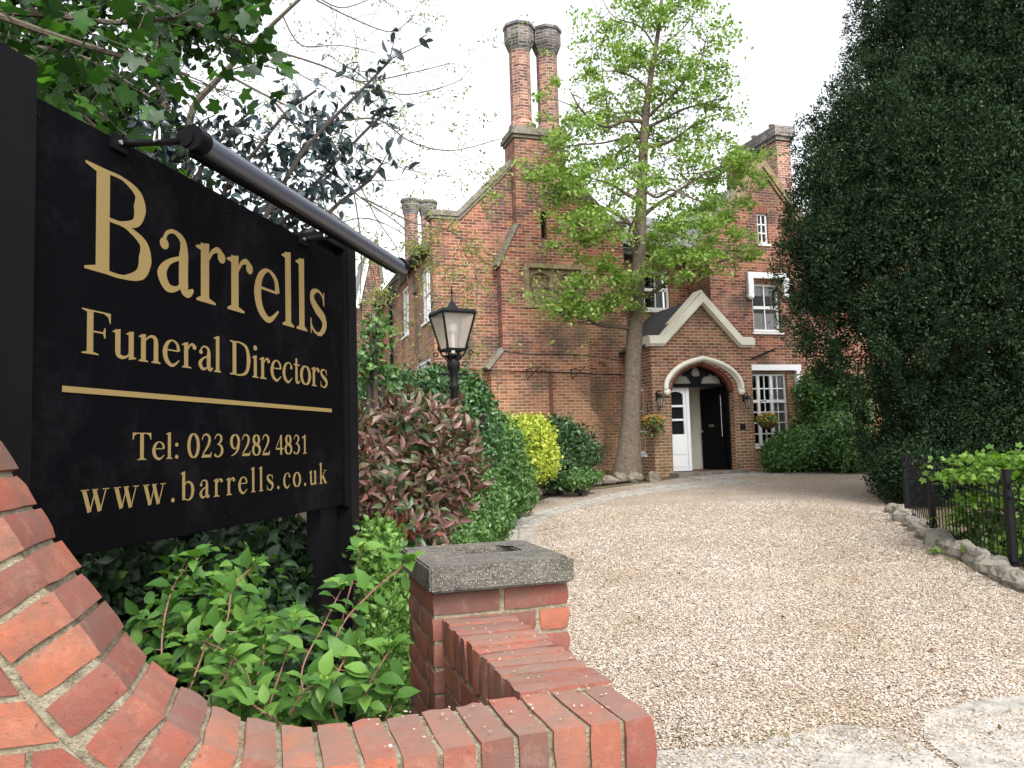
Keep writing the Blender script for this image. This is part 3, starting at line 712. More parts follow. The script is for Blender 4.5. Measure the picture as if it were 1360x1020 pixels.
G['r'] = (stem(.10, 0, XH-.01, .135, (.07, .11), .08)+[st_([(.22, .50), (.29, .61), (.38, .655), (.46, .62)], [.035, .05, .075, .06]), ball(.445, .585, .068)], .52)
G['e'] = ([st_([(.11, .40), (.515, .40)], .035, False), st_([(.515, .40), (.48, .57), (.32, .66), (.16, .56), (.09, .34), (.15, .12), (.33, .01), (.54, .16)], [.10, .08, .035, .10, .145, .13, .08, .028])], .60)
G['c'] = ([st_([(.50, .53), (.42, .64), (.31, .66), (.16, .56), (.09, .33), (.15, .12), (.32, .01), (.52, .17)], [.04, .05, .04, .10, .145, .13, .08, .028]), ball(.475, .52, .066)], .57)
G['l'] = (stem(.10, 0, 1.02, .135, (.07, .07), .08), .335)
G['i'] = (stem(.10, 0, XH, .135, (.07, .07), .08)+[ball(.165, .92, .082)], .335)
G['s'] = ([st_([(.43, .47), (.40, .59), (.27, .655), (.13, .60), (.115, .49), (.24, .375), (.40, .28), (.445, .16), (.35, .035), (.22, .015), (.10, .09), (.065, .20)], [.025, .04, .04, .10, .12, .145, .145, .12, .08, .04, .04, .025]), ('poly', [(.42, .66), (.445, .66), (.445, .45), (.42, .45)]), ('poly', [(.06, .22), (.085, .22), (.085, .0), (.06, .0)])], .52)
G['u'] = (stem(.09, .14, XH-.01, .135, None, .07)+[st_([(.158, .2), (.17, .08), (.28, .03), (.40, .07), (.46, .15)], [.135, .12, .08, .05, .03])]+stem(.44, .02, XH-.01, .135, None, .07)+[('poly', [(.44, .09), (.44, -.01), (.64, .035), (.64, .06), (.575, .075)])], .69)
G['n'] = (stem(.09, 0, XH-.01, .135, (.07, .07), .07)+stem(.45, 0, .48, .135, (.07, .07))+[st_([(.21, .53), (.31, .63), (.42, .655), (.50, .60), (.518, .44)], [.03, .05, .08, .12, .135])], .70)
G['o'] = ([ring(.32, .335, .24, .315, 1.3)], .64)
G['t'] = ([st_([(.19, .86), (.19, .16), (.24, .05), (.33, .06), (.38, .12)], [.10, .135, .11, .06, .025]), ('poly', [(.02, .62), (.38, .62), (.38, .665), (.20, .665), (.14, .86), (.14, .70), (.02, .64)])], .38)
G['b'] = (stem(.09, .03, 1.02, .135, None, .08)+[st_([(.20, .54), (.29, .64), (.42, .64), (.54, .54), (.58, .34), (.53, .12), (.38, .01), (.22, .05), (.14, .03)], [.03, .05, .08, .12, .15, .12, .05, .04, .03])], .68)
G['k'] = (stem(.09, 0, 1.02, .135, (.07, .07), .08)+[st_([(.22, .28), (.50, .62)], .04, False), st_([(.30, .38), (.56, .03)], .15, False), ('poly', [(.38, .655), (.64, .655), (.64, .63), (.38, .63)]), ('poly', [(.42, .0), (.71, .0), (.71, .028), (.42, .028)])], .70)
G['w'] = ([st_([(.10, .65), (.28, .0)], .135, False), st_([(.30, .02), (.46, .62)], .04, False), st_([(.44, .65), (.62, .0)], .135, False), st_([(.64, .02), (.82, .64)], .04, False), ('poly', [(-.01, .65), (.25, .65), (.25, .68), (-.01, .68)]), ('poly', [(.35, .65), (.56, .65), (.56, .68), (.35, .68)]), ('poly', [(.70, .65), (.93, .65), (.93, .68), (.70, .68)])], .94)
G['.'] = ([ball(.15, .07, .078)], .32)
G[':'] = ([ball(.17, .07, .078), ball(.17, .55, .078)], .36)
G['0'] = ([ring(.32, .5, .235, .475, 1.2)], .66)
G['1'] = (stem(.27, 0, .97, .13, (.11, .11))+[('poly', [(.10, .84), (.12, .80), (.27, .85), (.40, .99), (.36, 1.0)])], .62)
G['2'] = ([st_([(.09, .72), (.16, .90), (.31, .965), (.46, .86), (.47, .68), (.37, .45), (.10, .10)], [.03, .06, .07, .12, .135, .11, .04]), ('poly', [(.06, .0), (.54, .0), (.60, .22), (.565, .22), (.50, .12), (.16, .12), (.06, .05)])], .66)
G['3'] = ([st_([(.10, .76), (.18, .92), (.32, .965), (.45, .87), (.44, .70), (.34, .59), (.24, .54)], [.03, .05, .06, .11, .12, .06, .03]), st_([(.24, .545), (.40, .50), (.50, .34), (.46, .14), (.30, .02), (.12, .05)], [.03, .09, .14, .13, .06, .05]), ball(.12, .085, .06)], .64)
G['4'] = (stem(.36, 0, .97, .125, None)+[st_([(.04, .29), (.58, .29)], .085, False), st_([(.05, .31), (.40, .93)], .04, False)], .66)
G['8'] = ([ring(.31, .735, .17, .22, 1.2, None), ring(.315, .27, .22, .25, 1.2), st_([(.17, .66), (.31, .52), (.47, .38)], .11)], .64)
G['9'] = ([ring(.31, .65, .22, .31, 1.2), st_([(.53, .66), (.50, .40), (.36, .17), (.08, .02)], [.13, .13, .09, .03])], .66)
def lettering(text, x0, x1, zbase, caph, spacing=0.0):
    adv = []; x = 0
    for ch in text:
        adv.append(x); x += (G[ch][1]+spacing) if ch in G else .30+spacing
    kx = (x1-x0)/(x-spacing); mb = MB()
    for ch, ax in zip(text+' ', adv+[0]):
        if ch not in G:
            if mb.v: mb.build('lettering', M_gold, sign, recalc=False); mb = MB()
            continue
        for i, g in enumerate(G[ch][0]):
            y = -.0012-.00012*i
            def m(p): return (x0+(ax+p[0])*kx, y, zbase+p[1]*caph)
            if g[0] == 'poly': mb.add([m(p) for p in g[1]], [tuple(range(len(g[1])))])
            else:
                n = len(g[1]); mb.add([m(p) for p in g[1]]+[m(p) for p in g[2]], [(j, j+1, n+j+1, n+j) for j in range(n-1)])
def sx(px, py): return SF.hit(px, py)[0]
lettering('Barrells', sx(112, 300), sx(434, 430), 2.235-sz, .315)
lettering('Funeral Directors', sx(108, 440), sx(435, 500), 1.992-sz, .128)
lettering('Tel: 023 9282 4831', sx(175, 590), sx(409, 590), 1.686-sz, .084)
lettering('www.barrells.co.uk', sx(107, 660), sx(434, 630), 1.545-sz, .094, .16)
MB().box(sx(82, 518), sx(440, 545), -.003, -.0005, 1.878-sz, 1.895-sz).build('gold_rule', M_gold, sign)

# tubular picture light standing off the top of the sign on two arms
tz = 2.70-sz; ty = -.16
x_n, x_f = -1.56, .36
mb = MB(); mb.tube([(x_n, ty, tz), (x_f, ty, tz-.012)], .035, 24)
mb.build('light_tube', M_tube, sign, smooth='angle')
lt = MB(); lt.box(x_n+.03, x_f-.03, ty+.012, ty+.036, tz-.045, tz-.028).build('light_slot', M_blackpaint, sign)
for xx, dx in ((x_n, -1), (x_f, 1)):
    MB().tube([(xx-dx*.05, ty, tz), (xx+dx*.008, ty, tz)], .041, 20).build('end_cap', M_blackpaint, sign)
MB().tube([(x_n+.1, ty, tz+.0005), (x_f-.02, ty, tz-.011)], .0355, 4).build('tube_rib', M_tube, sign)
for k, (px, py) in enumerate(((158, 198), (402, 322))):
    bx = SF.hit(px, py)[0]; a = MB()
    a.tube([(bx, -.012, st-.01), (bx+.02, -.03, st-.005), (bx+.14, ty+.03, tz-.005)], [.010, .012, .012], 8); ao = a.build('bracket_arm', M_blackpaint, sign, smooth=True)
    MB().box(bx-.045, bx+.03, -.012, 0, st-.04, st+.012).build('mounting_plate', M_blackpaint, sign, bevel=.002)
    MB().tube([(bx-.01, -.012, st-.012), (bx-.01, -.018, st-.012)], .007, 8).build('bolt', M_bolt, sign)
    MB().tube([(bx+.06, -.075, tz-.03), (bx+.068, -.075, tz+.005), (bx+.06, -.095, tz+.01), (bx+.055, -.1, tz-.028), (bx+.06, -.075, tz-.03)], .0035, 6).build('cable_tie', M_bolt, sign)
    MB().tube([(bx+.12, ty+.02, tz), (bx+.2, ty+.02, tz)], .030, 14).build('clamp', M_blackpaint, sign)
MB().tube([(bx+.55, ty+.06, tz+.01), (bx+.70, ty+.04, tz+.012)], .02, 12).build('cable_gland', M_blackpaint, sign)

# ------------------------------------------------------------------ the house
house = thing('brick_house', 'old two storey red brick house with octagonal chimneys and gabled porch', 'house', tuple(HF.o), HF.a)
F_ = lambda a, d, z: (a, d, z)
def fs(px, py, t): return HF.hit(px, py, t)
def hole(px0, py0, px1, py1, t):
    a0, z1 = fs(px0, py0, t); a1, z0 = fs(px1, py1, t); return a0, a1, z0, z1
def rect(a0, a1, z0, z1): return [(a0, z0), (a0, z1), (a1, z1), (a1, z0)]
def rectc(h): return rect(*h)
# sash and casement windows: one window part with glass, sill, curtains below it
def window(mp, a0, a1, z0, z1, cols=2, rows=2, fr=.055, bar=.022, depth=.10, meeting=None, curtain=None, mull=(), trans=(), sill=True, name='window', parent=None):
    mb = MB()
    def bx(x0, x1, y0, y1, d0, d1):
        c = [mp(x0, d0, y0), mp(x1, d0, y0), mp(x1, d1, y0), mp(x0, d1, y0), mp(x0, d0, y1), mp(x1, d0, y1), mp(x1, d1, y1), mp(x0, d1, y1)]; mb.hexa(c)
    D = depth
    bx(a0, a0+fr, z0, z1, D, D+.06); bx(a1-fr, a1, z0, z1, D, D+.06); bx(a0+fr, a1-fr, z0, z0+fr*1.2, D, D+.06); bx(a0+fr, a1-fr, z1-fr, z1, D, D+.06)
    ia0, ia1, iz0, iz1 = a0+fr, a1-fr, z0+fr*1.2, z1-fr
    xs = [ia0+(ia1-ia0)*i/cols for i in range(cols+1)]; zs = [iz0+(iz1-iz0)*i/rows for i in range(rows+1)] if not hasattr(rows, '__len__') else [iz0+(iz1-iz0)*r for r in rows]
    for i, x in enumerate(xs[1:-1]):
        w = .045 if (i+1) in mull else bar/2; bx(x-w, x+w, iz0, iz1, D+(-.01 if (i+1) in mull else .012), D+.05)
    for i, z in enumerate(zs[1:-1]):
        w = .04 if (i+1) in trans else bar/2; bx(ia0, ia1, z-w, z+w, D+(-.013 if (i+1) in trans else .008), D+.048)
    o = mb.build(name, M_white, parent or house)
    g = MB(); g.add([mp(ia0, D+.03, iz0), mp(ia1, D+.03, iz0), mp(ia1, D+.03, iz1), mp(ia0, D+.03, iz1)], [(0, 1, 2, 3)]); g.build('glass', M_glass, o)
    if sill:
        mb = MB(); mb.hexa([mp(a0-.06, -.05, z0-.07), mp(a1+.06, -.05, z0-.07), mp(a1+.06, D+.02, z0-.07), mp(a0-.06, D+.02, z0-.07), mp(a0-.06, -.05, z0-.02), mp(a1+.06, -.05, z0-.02), mp(a1+.06, D+.02, z0), mp(a0-.06, D+.02, z0)]); mb.build('sill', M_white, o)
    mb = MB(); mb.add([mp(a0-.1, D+.5, z0-.1), mp(a1+.1, D+.5, z0-.1), mp(a1+.1, D+.5, z1+.1), mp(a0-.1, D+.5, z1+.1)], [(0, 1, 2, 3)]); mb.build('dark_room_sheet', M_dark, o)  # near-black sheet stands in for the darkness of the unlit room
    for (c0, c1, f0, f1) in (curtain or []):
        mb = MB(); n = 60; v = []; 
        for i in range(n+1):
            f = f0+(f1-f0)*i/n; a = ia0+(ia1-ia0)*f; d = D+.07+.012*math.sin(i*.9); low = iz0+(iz1-iz0)*c0-(.03*abs(math.sin(i*.45)) if c1 > .95 else 0)
            v += [mp(a, d, low), mp(a, d, iz0+(iz1-iz0)*c1)]
        mb.add(v, [(2*i, 2*i+2, 2*i+3, 2*i+1) for i in range(n)]); mb.build('curtain', M_lace, o)
    return o
# --- gable block
SW = fs(833, 450, 0)[0]                                 # its width
zk = fs(590, 287, 0)[1]; BR = -.35
sL, zs_top = fs(683, 178, BR); sR = fs(751, 215, BR)[0]; s_c = (sL+sR)/2
za = fs(684, 214, 0)[1]+.35; kx = fs(607, 285, 0)[0]
slope = (fs(684, 214, 0)[1]-zk)/(fs(684, 214, 0)[0]-kx); za = zk+slope*(s_c-kx)
kx2 = 2*s_c-kx
if kx2 > SW-.25: kx2 = SW-.25
gpts = [(0, -.3), (SW, -.3), (SW, zk), (kx2, zk), (s_c, za), (kx, zk), (0, zk)]
wall(gpts, F_, 0, .32).build('wall', M_brick, house)
def band(line, thick, d0, d1, name, mat, parent=house, mp=F_):
    """a stone band of even thickness riding on a polyline of (a, z)"""
    n = len(line); up = []
    for i in range(n):
        a, b = Vector(line[max(i-1, 0)]), Vector(line[min(i+1, n-1)])
        d1_ = (Vector(line[i])-a).normalized() if i else (b-Vector(line[i])).normalized(); d2_ = (b-Vector(line[i])).normalized() if i < n-1 else d1_
        m = (d1_+d2_).normalized(); nn = Vector((-m.y, m.x)); k = thick/max(.35, nn.dot(Vector((-d2_.y, d2_.x)))); up.append((line[i][0]+nn.x*k, line[i][1]+nn.y*k))
    mb = MB()
    for i in range(n-1):
        p = [line[i], line[i+1], up[i+1], up[i]]
        mb.add([mp(a, d0, z) for a, z in p]+[mp(a, d1, z) for a, z in p], [(0, 1, 2, 3), (7, 6, 5, 4), (0, 4, 5, 1), (3, 2, 6, 7)]+([(0, 3, 7, 4)] if i == 0 else [])+([(1, 5, 6, 2)] if i == n-2 else []))
    return mb.build(name, mat, parent)
band([(-.10, zk), (kx+.04, zk), (s_c, za), (kx2-.04, zk), (SW+.08, zk)], .13, -.08, .40, 'gable_coping', M_coping)
band([(-.06, zk-.07), (kx+.06, zk-.07), (s_c, za-.07), (kx2-.06, zk-.07), (SW+.06, zk-.07)], .068, -.045, .37, 'gable_coping', M_coping)
# --- chimney breast with weathered offsets
b1 = fs(655, 600, BR)[0]; z1a = fs(653, 490, BR)[1]; b2, z1b = fs(668, 466, BR); b2 = fs(667, 420, BR)[0]; z2a = fs(666, 352, BR)[1]; z2b = fs(690, 300, BR)[1]
c1 = fs(783, 500, BR)[0]; z3a = fs(783, 262, BR)[1]; z3b = fs(755, 232, BR)[1]; zb_ = fs(783, 540, BR)[1]; c0 = fs(801, 566, BR)[0]
px0 = hole(700, 354, 774, 406, BR); sl = hole(718, 281, 727, 316, BR)
brp = [(b1, -.3), (c0, -.3), (c0, zb_-.42), (c1, zb_), (c1, z3a), (sR, z3b), (sR, zs_top), (sL, zs_top), (sL, z2b), (b2, z2a), (b2, z1b), (b1, z1a)]
br_o = wall(brp, F_, BR, -.001, [rectc(px0), rectc(sl)]).build('chimney_breast', M_brick, house)
MB().box(sL, sR, .0, .45, za-.9, zs_top).build('chimney_stack', M_brick, house)
MB().box(px0[0]-.05, px0[1]+.05, -.2, -.003, px0[2]-.05, px0[3]+.05).build('panel_back', M_stone, house)
MB().box(sl[0]-.03, sl[1]+.03, -.12, -.003, sl[2]-.03, sl[3]+.03).build('slit_window', M_dark, house)
band([(b1-.05, z1a-.02), (b2+.02, z1b+.02)], .10, BR-.05, .0, 'weathering', M_coping)
band([(b2-.05, z2a-.04), (sL+.02, z2b+.02)], .09, BR-.05, .0, 'weathering', M_coping)
band([(sR-.02, z3b+.02), (c1+.05, z3a-.04)], .09, BR-.05, .0, 'weathering', M_coping)
mb = MB(); mb.box(sL-.09, sR+.09, BR-.09, .52, zs_top, zs_top+.10); mb.box(sL-.05, sR+.05, BR-.05, .49, zs_top+.10, zs_top+.2); mb.box(sL-.04, sR+.04, BR-.04, .48, zs_top-.08, zs_top)
mb.build('stack_capping', M_coping, house)
def octo(cx, cy, zt, zbot, r, rc, hc, name='chimney'):
    rot = math.pi/8
    o = MB().lathe([(r*1.25, zbot), (r*1.25, zbot+.18), (r, zbot+.3), (r, zt-hc)], (cx, cy), 8, rot).build(name, M_brick_chim, house)
    MB().lathe([(r+.004, zt-hc-.06), (r*1.12, zt-hc), (rc, zt-hc+.2), (rc, zt-.1), (rc+.03, zt-.09), (rc+.03, zt-.02), (rc-.05, zt), (r*.7, zt), (r*.65, zt-.3)], (cx, cy), 8, rot).build('chimney_cap', M_brick_grey, o)
    return o
zc = fs(690, 36, .05)[1]
k1 = fs(691, 110, .05)[0]; k2 = fs(727, 110, .05)[0]
octo(k1, .05, zc, zs_top+.19, .265, .375, .62); octo(k2, .05, zc, zs_top+.19, .265, .375, .62)
# stone tracery panel on the breast
def arcpts(cx, cz, r, a0, a1, n=14): return [(cx+r*math.cos(math.radians(a0+(a1-a0)*i/n)), cz+r*math.sin(math.radians(a0+(a1-a0)*i/n))) for i in range(n+1)]
a0, a1, q0, q1 = px0; w_, h_ = a1-a0, q1-q0
fr = wall(rect(a0-.09, a1+.09, q0-.09, q1+.09), F_, BR-.045, BR+.10, [rect(a0+.03, a1-.03, q0+.03, q1-.03)]).build('stone_panel', M_stone, house)
circ = [arcpts(a0+w_*.25, q0+h_*.5, h_*.36, 0, 345, 23), arcpts(a0+w_*.75, q0+h_*.5, h_*.36, 0, 345, 23)]
tr = wall(rect(a0+.028, a1-.028, q0+.028, q1-.028), F_, BR+.07, BR+.12, circ).build('tracery', M_stone, fr)
for f in (.25, .75):
    mb = MB()
    for a in range(4):
        th = math.radians(45+90*a); mb.tube([(a0+w_*f+math.cos(math.radians(45+90*a+d))*h_*.15+math.cos(th)*h_*.18, BR+.085, q0+h_*.5+math.sin(math.radians(45+90*a+d))*h_*.15+math.sin(th)*h_*.18) for d in range(-150, 151, 30)], .018, 6)
    mb.build('quatrefoil', M_stone, fr)
mb = MB(); mb.sphere((a0+w_*.5, BR+.06, q0+h_*.55), .17, 12, 8, (1, .5, 1.25)); mb.sphere((a0+w_*.5, BR+.02, q0+h_*.62), .08, 10, 7); mb.build('carved_boss', M_stone, fr, smooth=True)
# wires, pipe run and brackets
def pl(pts, t): return [(lambda h: (h[0], t, h[1]))(fs(x, y, t)) for x, y in pts]
MB().tube(pl([(612, 491), (650, 492.5), (700, 493.5), (760, 495), (800, 497), (832, 498)], BR-.08), .014, 6).build('pipe', M_iron, house)
MB().tube(pl([(662, 466), (700, 470), (740, 470), (780, 472), (832, 480)], BR-.012), .008, 5).build('cable', M_iron, house)
for px in (699, 758):
    P = pl([(px, 490), (px+1, 504), (px+14, 488), (px, 491)], BR-.015); P2 = [P[0], P[1], (P[2][0], BR-.28, P[2][2]), P[3]]
    MB().tube(P2, .014, 6).build('bracket', M_iron, house)
p = pl([(731, 496), (733, 575)], BR-.03); MB().tube([p[0], (p[0][0], BR-.03, -.1)], .045, 10).build('downpipe', plain('rust_brown_paint', (.13, .05, .03), .6, .3, var=.3), house)
p = fs(653, 494, -.05); MB().box(p[0]-.09, p[0]+.09, -.13, 0, p[1]-.05, p[1]+.05).build('pipe_cap', M_lead, house); MB().tube([(p[0], -.05, p[1]), (p[0], -.05, -.2)], .045, 10).build('downpipe', MATS['rust_brown_paint'], house)
h = hole(795, 479, 805, 486, 0); MB().box(h[0], h[1], -.015, 0, h[2], h[3]).build('air_brick', M_wallbrick, house)
# --- roofs
def roofslab(pts, th, mat, name='roof'):
    mb = MB(); v = [Vector(p) for p in pts]; n = (v[1]-v[0]).cross(v[2]-v[0]).normalized()
    if n.z < 0: n = -n
    mb.add([tuple(p-n*th) for p in v]+[tuple(p) for p in v], [(3, 2, 1, 0), (4, 5, 6, 7), (0, 1, 5, 4), (1, 2, 6, 5), (2, 3, 7, 6), (3, 0, 4, 7)]); return mb.build(name, mat, house)
ez = HF.hits(577, 322, 0)[1]
rz = za-.25
roofslab([(-.22, .33, ez), (-.22, 11.5, ez), (s_c, 11.5, rz), (s_c, .33, rz)], .06, M_slate)
roofslab([(SW+.1, .33, ez), (SW+.1, 11.5, ez), (s_c+.001, 11.5, rz), (s_c+.001, .33, rz)], .06, M_slate)
# --- left side wing
S_ = lambda a, d, z: (d, a, z)
def ss(px, py): return HF.hits(px, py, 0)
def shole(px0, py0, px1, py1):       # nearer edge px1, farther edge px0
    a1, zt = ss(px1, py0); a0, z_ = ss(px0, py0); _, zbm = ss(px1, py1); return a1, a0, zbm, zt
sh1 = shole(560, 349, 570.5, 424); sh2 = shole(534, 377, 542, 443); sh3 = shole(552, 474, 572, 520); sh4 = shole(529, 488, 546, 525)
wall([(.322, -.3), (11.5, -.3), (11.5, ez-.05), (.322, ez-.05)], S_, 0, .3, [rectc(sh1), rectc(sh2), rectc(sh3), rectc(sh4)]).build('side_wall', M_brick, house)
MB().box(.3, SW-.3, 11.2, 11.5, -.3, ez-.1).build('back_wall', M_brick, house)
for sh, rw in ((sh1, 2), (sh2, 2), (sh3, 2), (sh4, 2)):
    window(S_, *sh, cols=2, rows=rw, fr=.07, depth=.03, curtain=[(.0, 1, 0, .3)])
mb = MB(); mb.tube([(-.26, .30, ez-.02), (-.26, 8.0, ez-.02)], .07, 8); mb.build('gutter', M_iron, house)
q = ss(521, 380); mb = MB(); mb.tube([(-.26, q[0], ez-.08), (-.07, q[0], ez-.45), (-.07, q[0], -.2)], .05, 8); mb.build('downpipe', M_iron, house)
MB().box(-.08, -.001, 2.0, 2.35, ez-.75, ez-.55).build('corbel', M_coping, house)
octo(.33, 4.3, fs(545, 265, 4.3)[1], ez-.6, .20, .275, .42); octo(.83, 4.3, fs(545, 265, 4.3)[1]-.02, ez-.6, .20, .275, .42)
# rear cross wing with steep gable to the left
rg0, rg1 = fs(481, 420, 8.2)[0], .0; rga, rgz = fs(497, 318, 8.2); rgl = fs(481, 400, 8.2)[1]; rgr = fs(513, 375, 8.2)[1]
wh = hole(494, 412, 499, 460, 8.2)
wall([(rg0, -.3), (rg1, -.3), (rg1, rgr), (rga, rgz), (rg0, rgl)], F_, 8.2, 8.5, [rectc(wh)]).build('rear_gable_wall', M_brick, house)
window(lambda a, d, z: (a, d+8.2, z), *wh, cols=1, rows=2, fr=.07, depth=.05)
band([(rg0-.1, rgl-.25), (rga, rgz)], .12, 8.14, 8.55, 'bargeboard', M_white); band([(rga, rgz), (rg1, rgr)], .12, 8.14, 8.55, 'bargeboard', M_coping)
MB().box(rg0, rg0+.3, 8.5, 12.5, -.3, rgl).build('rear_side_wall', M_brick, house)
roofslab([(rg0-.15, 8.45, rgl), (rg0-.15, 12.5, rgl), (rga, 12.5, rgz), (rga, 8.45, rgz)], .06, M_slate)
roofslab([(rg1+.1, 8.45, rgr), (rg1+.1, 12.5, rgr), (rga+.001, 12.5, rgz), (rga+.001, 8.45, rgz)], .06, M_slate)
# --- middle section, set back
TM_ = .9; WT = -.2
sw = fs(945, 420, WT)[0]; zme = fs(905, 334, TM_)[1]
mh = hole(838, 357, 890, 412, TM_)
wall([(SW-.1, -.3), (sw+.2, -.3), (sw+.2, zme), (SW-.1, zme)], F_, TM_, TM_+.3, [rectc(mh)]).build('middle_wall', M_brick, house)
window(lambda a, d, z: (a, d+TM_, z), *mh, cols=3, rows=2, fr=.06, depth=.06, trans=(1,))
mrz = fs(900, 291, 3.6)[1]
roofslab([(SW-.3, TM_-.35, zme), (sw+.6, TM_-.35, zme), (sw+.6, 3.6, mrz), (SW-.3, 3.6, mrz)], .06, M_slate)
MB().box(SW+.01, sw+.0, TM_-.32, TM_-.001, zme-.22, zme-.065).build('fascia', M_lead, house)
MB().tube([(SW+.02, TM_-.42, zme-.03), (sw-.01, TM_-.42, zme-.03)], .06, 8).build('gutter', M_iron, house)
MB().tube([(SW+.12, TM_-.4, zme-.05), (SW+.12, TM_-.08, zme-.5), (SW+.12, TM_-.08, -.2)], .05, 8).build('downpipe', M_iron, house)
MB().tube([(s_c, 11.5, rz+.02), (s_c, .4, rz+.02)], .06, 6).build('ridge', M_lead, house)
# --- right wing
W_ = lambda a, d, z: (a, d+WT, z)
ga, gaz = fs(1011, 222, WT); m_ = (gaz-fs(984, 262, WT)[1])/(ga-fs(984, 262, WT)[0]); gb = gaz-m_*(ga-sw); gr = 2*ga-sw
h1 = hole(1005, 283, 1021, 324, WT); h2 = hole(998, 376, 1037.5, 441, WT); h3 = hole(988, 496, 1050, 591, WT); h4 = hole(1108, 540, 1122, 575, WT)
h5 = (gr+1.2, gr+2.2, h2[2], h2[3]); EX = gr+7; ze2 = gb-.15
wall([(sw, -.3), (EX, -.3), (EX, ze2), (gr, ze2), (gr, gb), (ga, gaz), (sw, gb)], F_, WT, WT+.32, [rectc(h1), rectc(h2), rectc(h3), rectc(h4), rectc(h5)]).build('right_wing_wall', M_brick, house)
MB().box(sw, sw+.3, WT+.321, TM_-.002, -.3, gb).build('return_wall', M_brick, house)
MB().box(EX-.3, EX, WT+.321, 6, -.3, ze2).build('end_wall', M_brick, house)
roofslab([(sw-.1, WT+.3, gb), (sw-.1, 6, gb), (ga, 6, gaz-.12), (ga, WT+.3, gaz-.12)], .06, M_slate)
roofslab([(gr+.1, WT+.3, gb), (gr+.1, 6, gb), (ga+.001, 6, gaz-.12), (ga+.001, WT+.3, gaz-.12)], .06, M_slate)
roofslab([(gr-.5, WT-.2, ze2+.02), (EX+.2, WT-.2, ze2+.02), (EX+.2, 3.2, gaz-.4), (gr-.5, 3.2, gaz-.4)], .06, M_slate)
band([(sw-.12, gb-.12), (ga, gaz), (gr+.12, gb-.12)], .17, WT-.09, WT+.38, 'gable_coping', M_stone)
band([(sw-.02, gb-.12), (ga, gaz-.115), (gr+.02, gb-.12)], .11, WT-.05, WT+.02, 'gable_coping', M_stone)
window(W_, *h1, cols=2, rows=3, fr=.05, bar=.035, depth=.05, sill=True)
window(W_, *h2, cols=2, rows=2, fr=.06, bar=.03, depth=.07, trans=(1,), curtain=[(.0, .38, 0, 1), (.80, 1, 0, 1)])
window(W_, *h3, cols=6, rows=[0, .14, .30, .46, .62, .81, 1], fr=.06, bar=.03, depth=.07, mull=(2, 4), trans=(4,), curtain=[(0, 1, .68, 1)])
window(W_, *h4, cols=2, rows=2, fr=.06, bar=.03, depth=.07); window(W_, *h5, cols=2, rows=2, fr=.06, bar=.03, depth=.07)
# soldier course over the small window
mb = MB(); x = h1[0]-.06
while x < h1[1]+.03: mb.box(x, x+.062, WT-.012, WT-.0005, h1[3]+.02, h1[3]+.23); x += .073
mb.build('brick_lintel', M_hand, house)
def hood(a0, a1, zt, drop0, drop1, t, w=.13, name='hood_mould'):
    mb = MB()
    L = [(a0, zt-drop0), (a0, zt), (a1, zt), (a1, zt-drop1)]
    for (x, z), (x2, z2) in zip(L, L[1:]):
        for k, (o, d) in enumerate(((0, .12), (w*.35, .085), (w*.65, .06))):
            wd_ = w-o
            if x == x2:
                sgn = 1 if x == a0 else -1; xa, xb = sorted((x+sgn*0, x+sgn*wd_)); mb.box(xa, xb, t-d+k*.001, t-.001, min(z, z2), max(z, z2)-(wd_ if True else 0)-.0005*k)
            else: mb.box(min(x, x2), max(x, x2), t-d+k*.001, t-.001, z-wd_, z)
    for a, dr, sg in ((a0, drop0, 1), (a1, drop1, -1)):
        if dr > .2: mb.sphere((a+sg*w*.5, t-.07, zt-dr), w*.62, 10, 7, (1, .7, .9))
    return mb.build(name, M_white, house)
q = fs(990, 362, WT); hood(q[0], h2[1]+.25, q[1], q[1]-fs(990, 394, WT)[1], .62, WT, .16)
q = fs(1060, 485, WT); hood(h3[0]-.2, q[0], q[1], .0, q[1]-fs(1060, 534, WT)[1], WT, .15)
P = pl([(997, 477), (1030, 463)], WT-.03); MB().tube(P, .022, 6).build('flashing', M_iron, house)
P = pl([(1083, 470), (1085, 470)], WT)[0]; MB().box(P[0], EX, WT-.05, WT-.001, P[2]-.05, P[2]+.05).build('string_course', M_wallbrick, house)
# long ridge stack behind, three joined shafts with an oversailing cap
CT = 2.4; cs, czt = fs(1031, 186, CT); cw = fs(1049, 186, CT)[0]-cs
_, cz_top = fs(1031, 168, CT); cL = 2.9
o = MB(); 
for i in range(3): o.box(cs, cs+cw, CT+i*(cL/3)+(.07 if i else 0), CT+(i+1)*cL/3-.07, 4.0, czt)
o.box(cs+.09, cs+cw-.09, CT+.1, CT+cL-.1, 4.0, czt); ch = o.build('chimney', M_brick_chim, house)
mb = MB(); mb.box(cs-.06, cs+cw+.06, CT-.06, CT+cL-.01, czt, czt+.12); mb.box(cs-.12, cs+cw+.12, CT-.12, CT+cL+.04, czt+.12, cz_top); mb.build('chimney_cap', M_brick_grey, ch)
for i in range(3): MB().lathe([(.09, cz_top), (.085, cz_top+.22), (.11, cz_top+.24), (.10, cz_top+.28)], (cs+cw/2-.02, CT+.5+i*.95), 10).build('chimney_pot', M_coping, ch)
